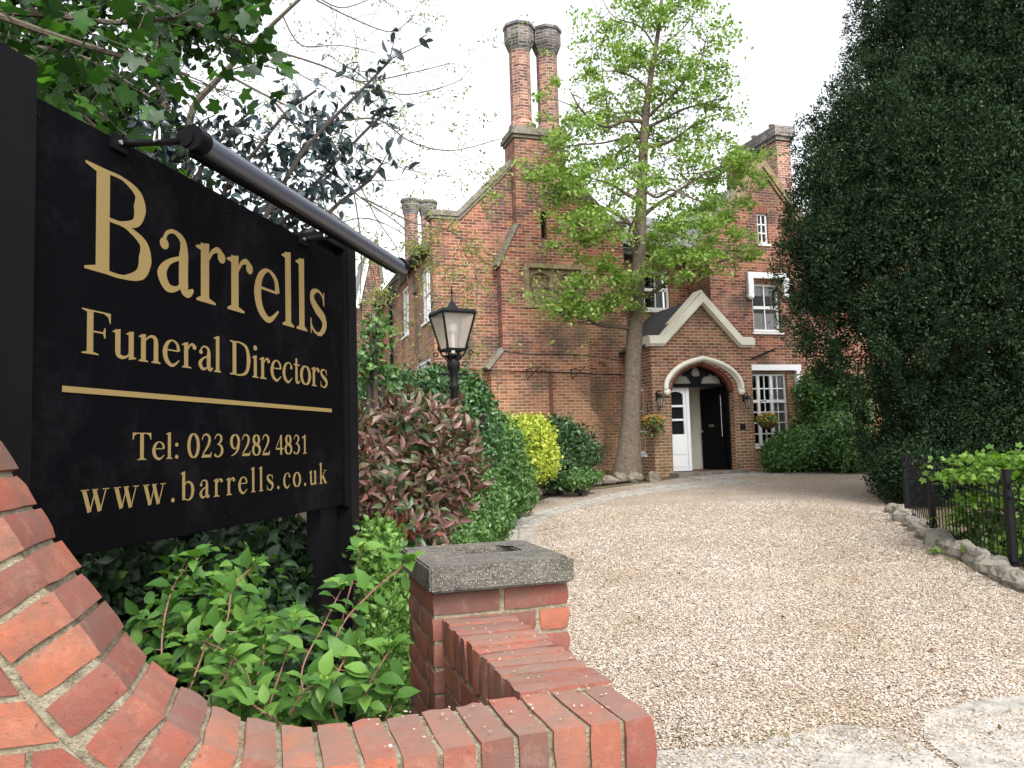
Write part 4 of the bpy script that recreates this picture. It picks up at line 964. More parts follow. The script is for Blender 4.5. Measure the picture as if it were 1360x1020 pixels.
# --- porch
PT = -1.46
pl0 = fs(868, 560, PT)[0]; pr0 = fs(1002, 560, PT)[0]
ea = fs(868, 458, PT)[1]; pa, paz = fs(930, 399, PT)
al0, al1 = fs(891, 560, PT)[0], fs(975, 560, PT)[0]; pzb = fs(935, 640, PT)[1]
arch = [(al0, pzb-.2)]+[fs(x, y, PT) for x, y in ((891, 515), (893, 507), (899, 498), (908, 490.5), (918, 486), (931, 481.5), (944, 486), (955, 490.5), (965, 498), (972, 507), (974.5, 515))]+[(al1, pzb-.2)]
zsp = fs(891, 515, PT)[1]
po = wall([(pl0, pzb-.2), (al0, pzb-.2)]+arch[1:-1]+[(al1, pzb-.2), (pr0, pzb-.2), (pr0, ea), (pa, paz), (pl0, ea)], F_, PT, PT+.3).build('porch_wall', M_brick_porch, house)
# porch side walls, window in the left one
pwh = HF.hits(862, 520, pl0); pa1 = HF.hits(857, 600, pl0)
sw0 = PT+.45; sw1 = PT+1.25; wz0 = HF.hits(860, 603, pl0)[1]; wz1 = HF.hits(860, 515, pl0)[1]
wall([(PT+.301, pzb-.2), (TM_-.002, pzb-.2), (TM_-.002, ea), (PT+.301, ea)], lambda a, d, z: (pl0+d, a, z), 0, .25, [rect(sw0, sw1, wz0, wz1)]).build('porch_side_wall', M_brick_porch, house)
window(lambda a, d, z: (pl0+d, a, z), sw0, sw1, wz0, wz1, cols=2, rows=3, depth=.02)
MB().box(pr0-.25, pr0, PT+.301, WT-.002, pzb-.2, ea).build('porch_side_wall', M_brick_porch, house)
roofslab([(pl0-.14, PT+.1, ea-.02), (pl0-.14, TM_-.01, ea-.02), (pa, TM_-.01, paz+.08), (pa, PT+.1, paz+.08)], .05, M_slate_d)
roofslab([(pr0+.14, PT+.1, ea-.02), (pr0+.14, WT-.01, ea-.02), (pa+.001, WT-.01, paz+.08), (pa+.001, PT+.1, paz+.08)], .05, M_slate_d)
cop = [fs(x, y, PT) for x, y in ((860, 457), (880, 457), (930, 402), (981, 459), (999, 459))]
band(cop, .17, PT-.13, PT+.34, 'porch_coping', M_cream); band([(a, z-.05) for a, z in cop], .055, PT-.07, PT+.3, 'porch_coping', M_cream)
band([(a, z+.17) for a, z in cop[0:1]]+[(cop[1][0]-.05, cop[1][1]+.17), (cop[2][0], cop[2][1]+.26), (cop[3][0]+.05, cop[3][1]+.17), (cop[4][0], cop[4][1]+.17)], .035, PT-.05, PT+.3, 'porch_coping', M_cream)
# arch hood mould
hm = [fs(x, y, PT) for x, y in ((883, 518), (883.5, 508), (889, 498), (899, 488.5), (912, 481.5), (931.5, 476), (951, 481.5), (966, 489), (976, 498), (982, 508), (983.5, 518))]
hs_ = [(v.x, v.y) for v in smoothpath([Vector((a, z, 0)) for a, z in hm[:6]], 3)]+[(v.x, v.y) for v in smoothpath([Vector((a, z, 0)) for a, z in hm[5:]], 3)[1:]]
mb = MB()
mb.tube([(a, PT-.07, z) for a, z in hs_], .058, 8); mb.tube([(a+(.045 if a < pa else -.045), PT-.025, z-.03) for a, z in hs_], .040, 8)
mb.sphere((hs_[0][0]+.02, PT-.07, hs_[0][1]-.05), .085, 12, 8, (1, .8, 1)); mb.sphere((hs_[-1][0]-.02, PT-.07, hs_[-1][1]-.05), .085, 12, 8, (1, .8, 1))
mb.build('arch_hood_mould', M_cream, house, smooth=True)
# red painted arch lining
mb = MB(); ar = arch[1:-1]
lin = [(a, z) for a, z in ar]; cxm = (al0+al1)/2
inner_ = [(a+(cxm-a)*.07, z-.06) for a, z in lin]
v = [(a, PT+.02, z) for a, z in lin]+[(a, PT+.06, z) for a, z in inner_]+[(a, PT+.28, z) for a, z in inner_]+[(a, PT+.28, z) for a, z in lin]; n = len(lin)
f = []
for r_ in range(4):
    for i in range(n-1): f.append((r_*n+i, r_*n+i+1, ((r_+1) % 4)*n+i+1, ((r_+1) % 4)*n+i))
f += [(0, n, 2*n, 3*n), (n-1, 4*n-1, 3*n-1, 2*n-1)]
mb.add(v, f); mb.build('arch_lining', plain('dull_red_brick_paint', (.15, .045, .035), .7, .2, var=.25), house)
# door frame, fanlight
DT = PT+.2; dz1 = fs(930, 514, DT)[1]; dz0 = fs(935, 625, DT)[1]
mb = MB(); mb.box(al0+.0, al0+.07, DT-.02, DT+.1, dz0, dz1); mb.box(al1-.07, al1, DT-.02, DT+.1, dz0, dz1); mb.box(al0, al1, DT-.03, DT+.1, dz1, dz1+.06); mb.build('door_frame', M_blackpaint, house, bevel=.004)
fan = [(a, z) for a, z in inner_ if z > dz1-.02]
fan = [(al0+.01, dz1+.055)]+[(a, z+.05) for a, z in inner_[1:-1]]+[(al1-.01, dz1+.055)]
fh = fs(930, 487, DT)[1]-dz1
def tref(cx, cz, r, flat=False):
    P = []
    for k in range(3):
        c = math.radians(-30+120*k+(0)); 
        for j in range(7):
            a = c+math.radians(-70+140*j/6); P.append((cx+r*.55*math.cos(c)+r*.55*math.cos(a), cz+r*.55*math.sin(c)+r*.55*math.sin(a)))
    return P
def lobe(cx, cz, w, h, sgn):
    return [(cx-w, cz), (cx-w*.9, cz+h*.45), (cx-w*.6, cz+h*.75), (cx-w*.35, cz+h*.7), (cx-.0, cz+h), (cx+w*.3, cz+h*.75), (cx+w*.55, cz+h*.8), (cx+w*.85, cz+h*.4), (cx+w, cz)]
hw = (al1-al0)/2
holes_ = [tref(cxm, dz1+.06+fh*.62, .13), lobe(cxm-hw*.48, dz1+.085, hw*.33, fh*.5, 1), lobe(cxm+hw*.48, dz1+.085, hw*.33, fh*.5, 1)]
fl = wall(fan, F_, DT-.0, DT+.05, holes_).build('fanlight', M_blackpaint, house)
MB().add([(a, DT+.045, z) for a, z in fan], [tuple(range(len(fan)))]).build('fanlight_glass', plain('frosted_glass', (.17, .17, .14), .3, .4, var=.2), fl)
# hall seen through the open door
IB = PT+1.25
mb = MB(); mb.box(al0-.25, pr0-.25, IB, IB+.05, dz0-.05, dz1+.1); mb.box(al0-.3, al0-.25, DT+.12, IB, dz0-.05, dz1+.1); mb.box(pr0-.249, pr0-.211, DT+.12, IB, dz0-.05, dz1+.1); mb.box(al0-.25, pr0-.25, DT+.12, IB, dz1+.1, dz1+.15)
mb.build('hall_wall', M_interior, house)
MB().box(al0-.25, pr0-.25, DT+.1, IB, dz0-.05, dz0-.003).build('hall_floor', plain('red_tile_floor', (.13, .05, .04), .5, .3), house)
# white glazed side screen
g0 = al0+.075; g1 = fs(912, 560, DT+.1)[0]; g2_ = fs(916, 560, DT+.1)[0]
H = dz1-dz0
pane = [(dz0+H*.44, dz0+H*.60), (dz0+H*.625, dz0+H*.765), (dz0+H*.79, dz0+H*.95)]
hs2 = [rect(g0+.07, g1-.07, a, b) for a, b in pane[:2]]+[[(g0+.07, pane[2][0])]+[(g0+.07, pane[2][1]-.09)]+[((g0+g1)/2+((g1-g0)/2-.07)*math.cos(math.radians(180-x)), pane[2][1]-.09+.09*math.sin(math.radians(x))) for x in range(20, 170, 20)]+[(g1-.07, pane[2][1]-.09), (g1-.07, pane[2][0])]]
scr = wall(rect(g0, g1, dz0+.01, dz1-.003), F_, DT+.10, DT+.14, hs2).build('glazed_screen', M_white, house)
MB().box(g0+.03, g1-.03, DT+.15, DT+.16, pane[0][0]-.02, pane[2][1]+.02).build('screen_glass', M_dark, scr)
mb = MB(); mb.box(g0+.08, g1-.07, DT+.088, DT+.099, dz0+H*.05, dz0+H*.17); mb.box(g0+.08, g1-.07, DT+.088, DT+.099, dz0+H*.2, dz0+H*.40); mb.build('screen_panel', M_white, scr, bevel=.004)
MB().box(g1+.002, g2_, DT+.08, DT+.2, dz0+.01, dz1-.003).build('door_jamb', M_white, house)
ms = fs(930, 580, IB)[0]; MB().box(ms+.1, ms+.7, IB-.14, IB-.001, dz0+H*.37, dz0+H*.39).build('shelf', M_interior, house)
MB().box(ms+.32, ms+.8, IB-.3, IB-.001, dz0, dz0+.28).build('doormat_box', M_dark, house)
# black panelled door standing open inward, hinged on the right
L_ = .86; aa = math.radians(84); hx, hy = al1-.08, DT+.1
def dm(a, d, z): return (hx-a*math.cos(aa)-d*math.sin(aa), hy+a*math.sin(aa)-d*math.cos(aa), z)
dmb = MB()
def dbx(mb, a0, a1, d0, d1, z0, z1): mb.hexa([dm(a0, d0, z0), dm(a1, d0, z0), dm(a1, d1, z0), dm(a0, d1, z0), dm(a0, d0, z1), dm(a1, d0, z1), dm(a1, d1, z1), dm(a0, d1, z1)])
dbx(dmb, 0, L_, 0, .045, dz0+.01, dz1-.01); door = dmb.build('door', M_blackpaint, house, bevel=.003)
for a, b, c, d in ((.1, .38, .08, .40), (.48, .76, .08, .40), (.1, .38, .5, .92), (.48, .76, .5, .92)):
    m2 = MB(); dbx(m2, a, b, .046, .056, dz0+H*c, dz0+H*d); m2.build('door_panel', M_blackpaint, door, bevel=.003)
m2 = MB(); dbx(m2, .33, .53, .057, .065, dz0+H*.52, dz0+H*.555); m2.build('letterbox', plain('aged_brass', (.30, .26, .17), .4, .5, metal=.8), door)
m2 = MB(); m2.sphere(dm(.78, .085, dz0+H*.47), .03, 10, 7); m2.build('door_knob', M_bolt, door, smooth=True)
m2 = MB(); dbx(m2, .035, .05, .046, .052, dz0+H*.4, dz0+H*.9); m2.build('door_seal', M_white, door)
MB().box(al0-.10, al1+.12, PT-.42, PT+.28, gz(18.5)-.8-.1, dz0-.01).build('step', M_coping, house, bevel=.015)
MB().box(al1+.16, al1+.31, PT-.012, PT-.001, fs(985, 571, PT)[1], fs(985, 563, PT)[1]).build('wall_plaque', M_iron, house)

# ------------------------------------------------------------------ things on and by the porch
def wall_lantern(px, py, label):
    a, z = fs(px, py, PT-.16); p = HF.o+HF.u*a+HF.n*(PT-.16); z0 = z-.14
    r = thing('wall_lantern', label, 'lantern', (p.x, p.y, z0+.8), HF.a, 'lanterns either side of the porch arch')
    MB().lathe([(.045, .02), (.085, .22)], sides=6).build('lantern_glass', M_milk, r)
    mb = MB()
    for k in range(6): c, s_ = math.cos(k*math.pi/3), math.sin(k*math.pi/3); mb.tube([(.048*c, .048*s_, .02), (.088*c, .088*s_, .22)], .006, 4)
    mb.lathe([(.05, .0), (.055, .02), (.02, .022)], sides=6); mb.build('lantern_frame', M_iron, r)
    MB().lathe([(.11, .22), (.10, .235), (.03, .31), (.012, .33), (.012, .36)], sides=6).build('lantern_roof', M_iron, r)
    MB().tube([(0, 0, .36), (0, .05, .40), (0, .12, .38), (0, .16, .30)], .010, 6).build('bracket', M_iron, r); MB().box(-.04, .04, .148, .159, .18, .36).build('back_plate', M_iron, r)
wall_lantern(993, 535, 'small black lantern on the porch wall right of the doorway, nearest the tall white window')
wall_lantern(877, 533, 'small black lantern on the porch wall left of the doorway, above a flower basket')
def basket(px, py, tt, label, mixr):
    a, z = fs(px, py, tt); p = HF.o+HF.u*a+HF.n*tt; zc_ = z+.8
    r = thing('hanging_basket', label, 'flower basket', (p.x, p.y, zc_-.16), HF.a, 'hanging flower baskets flanking the porch')
    MB().lathe([(.03, .0), (.13, .04), (.20, .12), (.225, .20), (.20, .2), (.02, .19)], sides=18).build('basket', plain('coir_liner', (.09, .05, .025), .95, .1, var=.4, scale=50), r, smooth=True)
    mb = MB()
    for k in range(3): c, s_ = math.cos(k*2.09), math.sin(k*2.09); mb.tube([(.21*c, .21*s_, .2), (0, 0, .62)], .004, 4)
    mb.tube([(0, 0, .62), (0, .0, .68)], .006, 5); mb.build('chain', M_iron, r)
    MB().tube([(0, 0, .68), (0, .03, .72), (0, abs(PT-tt)-.005 if tt < PT else .3, .70), (0, abs(PT-tt)-.005 if tt < PT else .3, .45)], .010, 6).build('hook_bracket', M_iron, r)
    C, N = shell([(0, 0, .22, .24, .24, .13)], 620, .35, .2); leafmesh('leaves', C, N, .065, 'ovate', M_mid, r)
    k = rng.integers(0, 10, 130); C, N = shell([(0, 0, .27, .24, .24, .13)], 85, .12, .1, face=lambda P: P[:, 2] > .2)
    for i in range(5):
        pass
    leafmesh('flowers', np.repeat(C, 4, 0)+rng.normal(size=(len(C)*4, 3))*.008, np.repeat(N, 4, 0), .05, 'wide', M_pet, r, spread=1.3)
    if mixr:
        C = []; 
        for i in range(60): th = random.uniform(0, 6.28); C.append((.23*math.cos(th), .23*math.sin(th), .18-abs(random.gauss(0, .13))))
        leafmesh('trailing_leaves', C, np.array(C)*(1, 1, 0), .075, 'ovate', M_mid, r, droop=.6)
basket(867, 565, PT-.22, 'hanging basket with pale yellow flowers and trailing stems, left of the doorway', True)
basket(1019, 562, PT-.22, 'round hanging basket of orange and yellow flowers in front of the tall white window', False)

# ------------------------------------------------------------------ lamp post among the shrubs
LP = at(604, 560, 7.7); lz = gz(7.7)
lamp = thing('street_lamp', 'black Victorian lamp post with square tapered glass lantern among the shrubs', 'lamp post', (LP.x, LP.y, lz), math.radians(28))
def zy(py): return at(604, py, 7.7).z-lz
z_n = zy(478)
mb = MB(); mb.lathe([(.13, 0), (.13, .12), (.10, .16), (.085, .5), (.10, .53), (.06, .58), (.042, .65), (.038, z_n-.30), (.05, z_n-.28), (.05, z_n-.25), (.038, z_n-.23), (.042, z_n-.12), (.06, z_n-.09), (.066, z_n-.03), (.045, z_n+.01), (.03, z_n+.05)], sides=20)
mb.build('pole', M_iron, lamp, smooth=True)
mb = MB()
for k in range(60):
    th = k*.5; z = .7+k*(z_n-1.05)/60
    mb.tube([(.038*math.cos(th), .038*math.sin(th), z), (.040*math.cos(th+.5), .040*math.sin(th+.5), z+(z_n-1.05)/60)], .010, 5)
mb.build('spiral_band', M_iron, lamp)
zl0, zl1, zr, zf = zy(467), zy(418), zy(404), zy(368)
zl0, zl1 = zy(465), zy(417)
b0, b1_ = .092, .172
R8 = lambda w, z: [(-w, -w, z), (w, -w, z), (w, w, z), (-w, w, z)]
mb = MB()
for k in range(4):
    a, b = R8(b0, zl0)[k], R8(b1_, zl1)[k]; mb.tube([a, b], .011, 6)
    a2 = R8(b0, zl0)[(k+1) % 4]; b2_ = R8(b1_, zl1)[(k+1) % 4]; mb.tube([a, a2], .014, 6); mb.tube([b, b2_], .015, 6)
mb.build('lantern_frame', M_iron, lamp)
for k in range(4):
    a, b = R8(b0-.003, zl0)[k], R8(b1_-.003, zl1)[k]; a2 = R8(b0-.003, zl0)[(k+1) % 4]; b2_ = R8(b1_-.003, zl1)[(k+1) % 4]
    MB().add([a, a2, b2_, b], [(0, 1, 2, 3)]).build('glass_pane', M_milk, lamp)
MB().lathe([(b1_*1.49, zl1+.005), (b1_*1.40, zl1+.03), (.070, zl1+.05), (.065, zl1+.06), (.018, zl1+.125), (.010, zl1+.14)], sides=4, rot=math.pi/4).build('lantern_roof', M_iron, lamp)
mb = MB(); mb.tube([(0, 0, zl1+.13), (0, 0, zl1+.28)], .006, 6); mb.sphere((0, 0, zl1+.22), .014, 8, 6); mb.build('finial', M_iron, lamp)
mb = MB()
mb.lathe([(.02, zl0-.06), (.02, zl0+.14), (.012, zl0+.16)], sides=8); mb.build('lamp_holder', M_white, lamp)
MB().sphere((0, 0, zl0+.22), .045, 12, 9, (1, 1, 1.4)).build('bulb', M_white, lamp, smooth=True)
for k in range(4):
    c, s_ = math.cos(math.pi/4+k*math.pi/2), math.sin(math.pi/4+k*math.pi/2)
    P = [(.04*c, .04*s_, z_n-.02), (.12*c, .12*s_, z_n+.06), (.155*c, .155*s_, z_n+.14), (.15*c, .15*s_, zl0)]
    m2 = MB(); m2.tube(smoothpath(P, 4), .009, 6)
    sc_ = [(.12*c+.035*c*math.cos(t_)*(1-t_/9), .12*s_+.035*s_*math.cos(t_)*(1-t_/9), z_n-.05+.035*math.sin(t_)*(1-t_/9)) for t_ in [j*.5 for j in range(13)]]
    m2.tube(sc_, .006, 5); sc2 = [(.18*c+.03*c*math.cos(t_)*(1-t_/9), .18*s_+.03*s_*math.cos(t_)*(1-t_/9), zl0-.04+.03*math.sin(t_)*(1-t_/9)) for t_ in [j*.5 for j in range(13)]]
    m2.tube(sc2, .006, 5); m2.build('scroll_bracket', M_iron, lamp)
MB().tube([(-.16, 0, z_n-.14), (.16, 0, z_n-.14)], .012, 8).build('ladder_bar', M_iron, lamp)
MB().lathe([(.05, z_n-.001), (.10, z_n+.04), (.02, zl0-.03), (.02, zl0)], sides=4).build('lantern_cradle', M_iron, lamp)

# ------------------------------------------------------------------ railings beside the drive
f0, f1, f2 = gnd(1206, 690), gnd(1241, 713.5), gnd(1347, 763)
f3 = f2+(f2-f1).normalized()*2.2
fence = thing('iron_railing', 'low black bow topped iron railing beside the gravel drive', 'railing', (f1.x, f1.y, gz(f1.y)))
FO = Vector((f1.x, f1.y, gz(f1.y)))
def lf(p, h=0): return Vector((p.x, p.y, gz(p.y)+h))-FO
def rail_panel(A, B, n):
    for h in (.12, .72): MB().tube([lf(A, h), lf(B, h)], .013, 6).build('rail', M_iron, fence)
    for i in range(1, n):
        p = A.lerp(B, i/n); 
        mb = MB(); mb.tube([lf(p, .06), lf(p, .78)], .0065, 5); mb.build('bar', M_iron, fence)
    for i in range(0, n-1, 2):
        a, b = A.lerp(B, (i+.5)/n), A.lerp(B, (i+1.5)/n); m_ = (a+b)/2; d = (b-a)/2
        a, b = A.lerp(B, max(i, .15)/n), A.lerp(B, (i+2)/n); m_ = (a+b)/2; d = (b-a)/2
        P = [lf(m_+d*math.cos(math.radians(x)), .74+.15*math.sin(math.radians(x))) for x in range(180, -1, -20)]
        MB().tube([lf(a, .72)]+P+[lf(b, .72)], .0085, 6).build('hoop', M_iron, fence)
rail_panel(f0, f1, 14); rail_panel(f1, f2, 20); rail_panel(f2, f3, 20)
for p, h in ((f0, .9), (f1, .93), (f2, .97), (f3, .97)):
    q = lf(p); MB().box(q.x-.028, q.x+.028, q.y-.028, q.y+.028, q.z-.1, q.z+h).build('post', M_iron, fence, bevel=.003)
    MB().box(q.x-.035, q.x+.035, q.y-.035, q.y+.035, q.z+h, q.z+h+.014).build('post_cap', M_iron, fence)

# ------------------------------------------------------------------ edging rocks
ORD = ['nearest', 'second', 'third', 'fourth', 'fifth', 'sixth', 'seventh', 'eighth', 'ninth', 'tenth', 'eleventh', 'twelfth', 'thirteenth', 'fourteenth', 'fifteenth', 'sixteenth', 'seventeenth', 'eighteenth', 'nineteenth', 'twentieth']
def rock(P, r, label, group, name='edging_stone', mat=None, fl=.75):
    mb = MB(); mb.sphere((0, 0, 0), 1, 12, 9); V = np.array(mb.v); seed = random.uniform(0, 50)
    V = V*(1+.30*lump(V*1.7+seed, 2.6)[:, None]+.16*lump(V*3+seed, 5)[:, None]+rng.normal(size=(len(V), 1))*.035); V = np.sign(V)*np.abs(V)**.8
    V *= np.array([r*random.uniform(.9, 1.25), r*random.uniform(.7, 1.0), r*fl*random.uniform(.8, 1.15)]); mb.v = [tuple(v) for v in V+[0, 0, r*fl*.45]]
    o = mb.build(name, mat or M_rock, None, smooth=False, uv=False, recalc=False); o.location = P; o.rotation_euler = (random.gauss(0, .12), random.gauss(0, .12), random.uniform(0, 3.1))
    return tag(o, label, 'rock', group)
rs = [(1352, 780, .14), (1333, 772, .13), (1316, 760, .15), (1296, 748, .14), (1275, 742, .16), (1258, 735, .13), (1246, 724, .16), (1232, 716, .14), (1222, 706, .15), (1212, 699, .14), (1203, 692, .17), (1196, 685, .15), (1187, 681, .13)]
for i, (px, py, r) in enumerate(rs):
    p = gnd(px, py); rock((p.x+.02, p.y, gz(p.y)), r, f'grey stone edging the drive below the railings, {ORD[i]} from the camera' if i else 'grey stone edging the drive below the railings, nearest the camera', 'grey edging stones along the railings', mat=M_coping)
ls = [(646, 706, .15), (660, 698, .18), (668, 690, .14), (684, 684, .20), (697, 678, .17), (706, 668, .16), (712, 661, .20), (722, 658, .15), (733, 652, .22), (745, 653, .15), (757, 650, .18), (770, 648, .15), (783, 646, .18), (797, 645, .15), (812, 643, .16), (828, 640, .17), (846, 640, .16)]
for i, (px, py, r) in enumerate(ls):
    p = gnd(px, py); rock((p.x-.05, p.y+.1, gz(p.y)+.02), r, f'brown rock edging the shrub bed, {ORD[i]} from the camera' if i else 'brown rock edging the shrub bed, nearest the grey capped pier', 'brown rocks edging the shrub bed')
p = gnd(868, 640); rock((p.x, p.y, gz(p.y)), .14, 'pale pointed boulder leaning by the porch corner at the foot of the tree', None, 'boulder', M_rock, 1.3)

# ------------------------------------------------------------------ vegetation
def bl(px, py, Y, wx, wz, ry=None):
    c = at(px, py, Y); k = Y/FPX; return (c.x, c.y, c.z, wx*k, ry if ry else wx*k, wz*k)
def plant(name, label, cat, base, group=None): return thing(name, label, cat, tuple(base), 0, group)
def rel(o, objs=None):                    # keep world-placed meshes where they are under an Empty that stands at the plant's foot
    for c in o.children: c.matrix_parent_inverse = Matrix.Translation(-o.location)
def foot(x, y): return (x, y, gz(y))
def shrub(name, label, cat, blobs, n, size, tm, mat, corek=.78, depth=.22, rough=.14, tuft=0, tuft_r=.06, spread=.9, up=.2, freq=3., group=None, stems=5):
    cx = sum(b[0] for b in blobs)/len(blobs); cy = sum(b[1] for b in blobs)/len(blobs)
    r = plant(name, label, cat, foot(cx, cy), group)
    C, N = shell(blobs, n, depth, rough, tuft, tuft_r, freq); ok = C[:, 2] > SL*C[:, 1]+.01
    leafmesh('foliage', C[ok], N[ok], size, tm, mat, r, spread, up)
    mb = MB()
    for i in range(stems):
        b = random.choice(blobs); mb.tube(smoothpath([(cx+random.gauss(0, .08), cy+random.gauss(0, .08), gz(cy)-.05), ((cx+b[0])/2+random.gauss(0, .05), (cy+b[1])/2, (gz(cy)+b[2])/2), (b[0]+random.gauss(0, b[3]*.4), b[1]+random.gauss(0, b[4]*.3), b[2]+b[5]*.4)], 3), [.03]*7, 5)
    mb.build('stems', M_twig, r)
    if corek: core(blobs, mat, r, k=corek)
    rel(r); return r
# the big yew
yb = [bl(1290, 90, 14, 160, 210, 2.2), bl(1185, 235, 13.6, 125, 150, 1.9), bl(1140, 330, 13.4, 100, 95, 1.5), bl(1300, 290, 12.6, 170, 200, 1.8), bl(1230, 400, 13, 130, 100, 1.7), bl(1106, 385, 13.6, 60, 58, 1.0),
      bl(1400, 150, 13, 170, 260, 2.2), bl(1262, 550, 13.2, 108, 122, 1.5), bl(1345, 520, 12.9, 140, 130, 1.5), bl(1440, 470, 12.5, 120, 180, 1.6), bl(1255, -40, 14.4, 90, 120, 1.6), bl(1350, -150, 14, 170, 160, 2.2), bl(1215, 622, 12.6, 72, 66, 1.0), bl(1196, 590, 13.8, 44, 64, .8)]
yw = plant('yew_tree', 'huge dark evergreen yew towering over the right side of the drive', 'tree', foot(7.6, 13.4))
PC, PN = shell(yb, 760, .03, .05, 0, 0, 1.5)
plumes = []
for (x, y, z), (nx, ny, nz) in zip(PC, PN):
    o_ = random.uniform(.02, .50); plumes.append((x-nx*o_, y-ny*o_, z-nz*o_-.15, random.uniform(.22, .42), random.uniform(.22, .42), random.uniform(.6, 1.3)))
plumes = [p for p in plumes if p[1] < 15.6 and p[2]-p[5]*.6 > SL*p[1]]
C, N = shell(plumes, 520000, .13, .10, 10, .045, 6)
ok = C[:, 2] > SL*C[:, 1]+.02
leafmesh('crown', C[ok], N[ok], .058, 'diamond', M_yew, yw, .75, .5)
C, N = shell(yb, 300000, .10, .05, 10, .08, 4.2); C = C-N*.34; ok = C[:, 2] > SL*C[:, 1]+.02
leafmesh('inner_foliage', C[ok], N[ok], .07, 'diamond', M_yew, yw, .8, .4)
core(yb, M_yew, yw, name='inner_branches', k=.45)
mb = MB(); mb.tube([(7.6, 13.4, .3), (7.65, 13.5, 3), (7.5, 13.6, 7)], [.45, .35, .15], 10); mb.build('trunk', M_bark2, yw)
rel(yw)

# the young broadleaf tree in front of the house
T0 = at(834, 626, 18.0)
ht = plant('broadleaf_tree', 'slim tall tree with fresh light green leaves beside the porch', 'tree', (T0.x, T0.y, gz(18)))
tp = [(833, 640, .40), (834, 622, .33), (835, 600, .27), (837, 570, .225), (840, 506, .195), (843, 438, .18), (848, 359, .155), (852, 260, .125), (855, 190, .105), (858, 150, .085), (864, 105, .065), (873, 50, .05), (880, -10, .035), (886, -70, .015)]
mb = MB(); P = smoothpath([at(x, y, 18) for x, y, r in tp], 4); R_ = []
for i in range(len(P)): k = i/4; j = min(int(k), len(tp)-2); R_.append(tp[j][2]*(1-(k-j))+tp[j+1][2]*(k-j))
mb.tube(P, R_, 14); mb.build('trunk', M_bark, ht, smooth=True)
BR_ = [([(843, 437), (823, 434), (800, 432), (787, 428), (775, 415), (760, 405), (738, 396)], -.9, .06), ([(853, 266), (840, 262), (828, 255), (812, 245), (798, 240), (780, 236)], .6, .06),
 ([(852, 290), (868, 275), (888, 262), (906, 250), (922, 240), (948, 224), (985, 214)], -.6, .055), ([(856, 162), (830, 160), (812, 168), (795, 165), (780, 155), (768, 140), (758, 122)], -1.0, .055),
 ([(857, 160), (846, 150), (820, 150), (785, 142)], 1.2, .035), ([(855, 196), (885, 190), (905, 178), (930, 160), (958, 150)], 1.0, .05), ([(858, 158), (875, 142), (895, 125), (915, 100), (930, 82), (938, 50)], -.6, .045),
 ([(857, 170), (880, 160), (905, 146), (940, 136), (968, 128)], .8, .045), ([(866, 95), (880, 62), (905, 40), (922, 18)], .4, .03), ([(848, 397), (870, 387), (893, 370), (915, 362), (937, 352), (965, 345), (988, 342)], -1.3, .05),
 ([(808, 168), (805, 130), (800, 98), (798, 60)], -.9, .02), ([(853, 250), (872, 262), (892, 252), (915, 262), (935, 268)], -1.4, .04), ([(868, 60), (850, 35), (815, 22), (798, -5)], .5, .025), ([(849, 310), (830, 292), (800, 275), (765, 262), (735, 255), (712, 262)], -1.3, .045),
 ([(850, 330), (838, 300), (820, 295), (800, 300)], -2.4, .045), ([(853, 240), (880, 236), (905, 240)], 2.3, .045), ([(856, 185), (840, 165), (822, 135)], 2.2, .04), ([(846, 345), (835, 318), (838, 300), (846, 285)], -.5, .05), ([(855, 200), (845, 190), (825, 185), (800, 190), (750, 195), (733, 205)], -.3, .04), ([(862, 120), (845, 105), (820, 95), (785, 95)], -.4, .035), ([(852, 300), (880, 305), (920, 318), (950, 322)], .9, .03)]
mb = MB(); twig_pts = []
for pts, dy, r in BR_:
    n = len(pts); Q = smoothpath([at(x, y, 18+dy*(i/(n-1))**1.0) for i, (x, y) in enumerate(pts)], 4); m = len(Q)
    mb.tube(Q, [r*(1-.75*i/(m-1)) for i in range(m)], 7, cap=False)
    for i in range(3, m, 2):
        for _ in range(1): grow(mb, Q[i], (random.gauss(0, 1), random.gauss(0, 1), random.uniform(-.2, .8)), random.uniform(.5, 1.0), r*.3, 1, twig_pts, .7, .05, 3, 2, 4)
CL = [(765, 250, 55, 42, -1), (730, 262, 24, 24, -1), (768, 385, 50, 32, -.9), (738, 396, 28, 22, -.9), (820, 385, 42, 30, -.5), (800, 42, 28, 42, .4), (832, 72, 34, 30, 0), (876, 80, 45, 45, 0), (932, 62, 34, 48, -.3), (912, 125, 48, 36, 0), (955, 140, 28, 34, .8), (790, 98, 40, 32, -.5), (758, 150, 32, 42, -1), (737, 195, 26, 46, -.6), (802, 150, 45, 28, 1), (830, 192, 48, 28, 0), (795, 215, 48, 24, .5), (890, 170, 45, 28, 0), (942, 170, 38, 24, .8), (850, 128, 38, 28, 1.5), (882, 213, 48, 22, 1), (922, 222, 44, 22, -.3), (962, 228, 38, 22, -.5), (988, 250, 26, 28, -.4), (900, 290, 50, 26, -1), (950, 296, 44, 34, -.2), (978, 328, 26, 24, -.8), (990, 208, 26, 14, -.6), (912, 332, 38, 22, -.8), (868, 318, 30, 22, 1), (945, 262, 40, 26, .9), (866, 22, 30, 32, 0), (760, 318, 28, 24, -1), (780, 292, 48, 22, -1.2), (905, 362, 32, 14, -1), (830, 362, 24, 12, -1), (905, 8, 35, 28, 0), (845, 8, 30, 30, 0), (850, 235, 30, 18, -2), (812, 300, 30, 18, -2.2), (955, 100, 20, 30, .3), (960, 345, 25, 10, -1.3), (775, 408, 28, 10, -.9), (715, 222, 14, 22, -.8), (812, 410, 24, 12, -.7), (870, 350, 26, 12, -.9)]
C = []
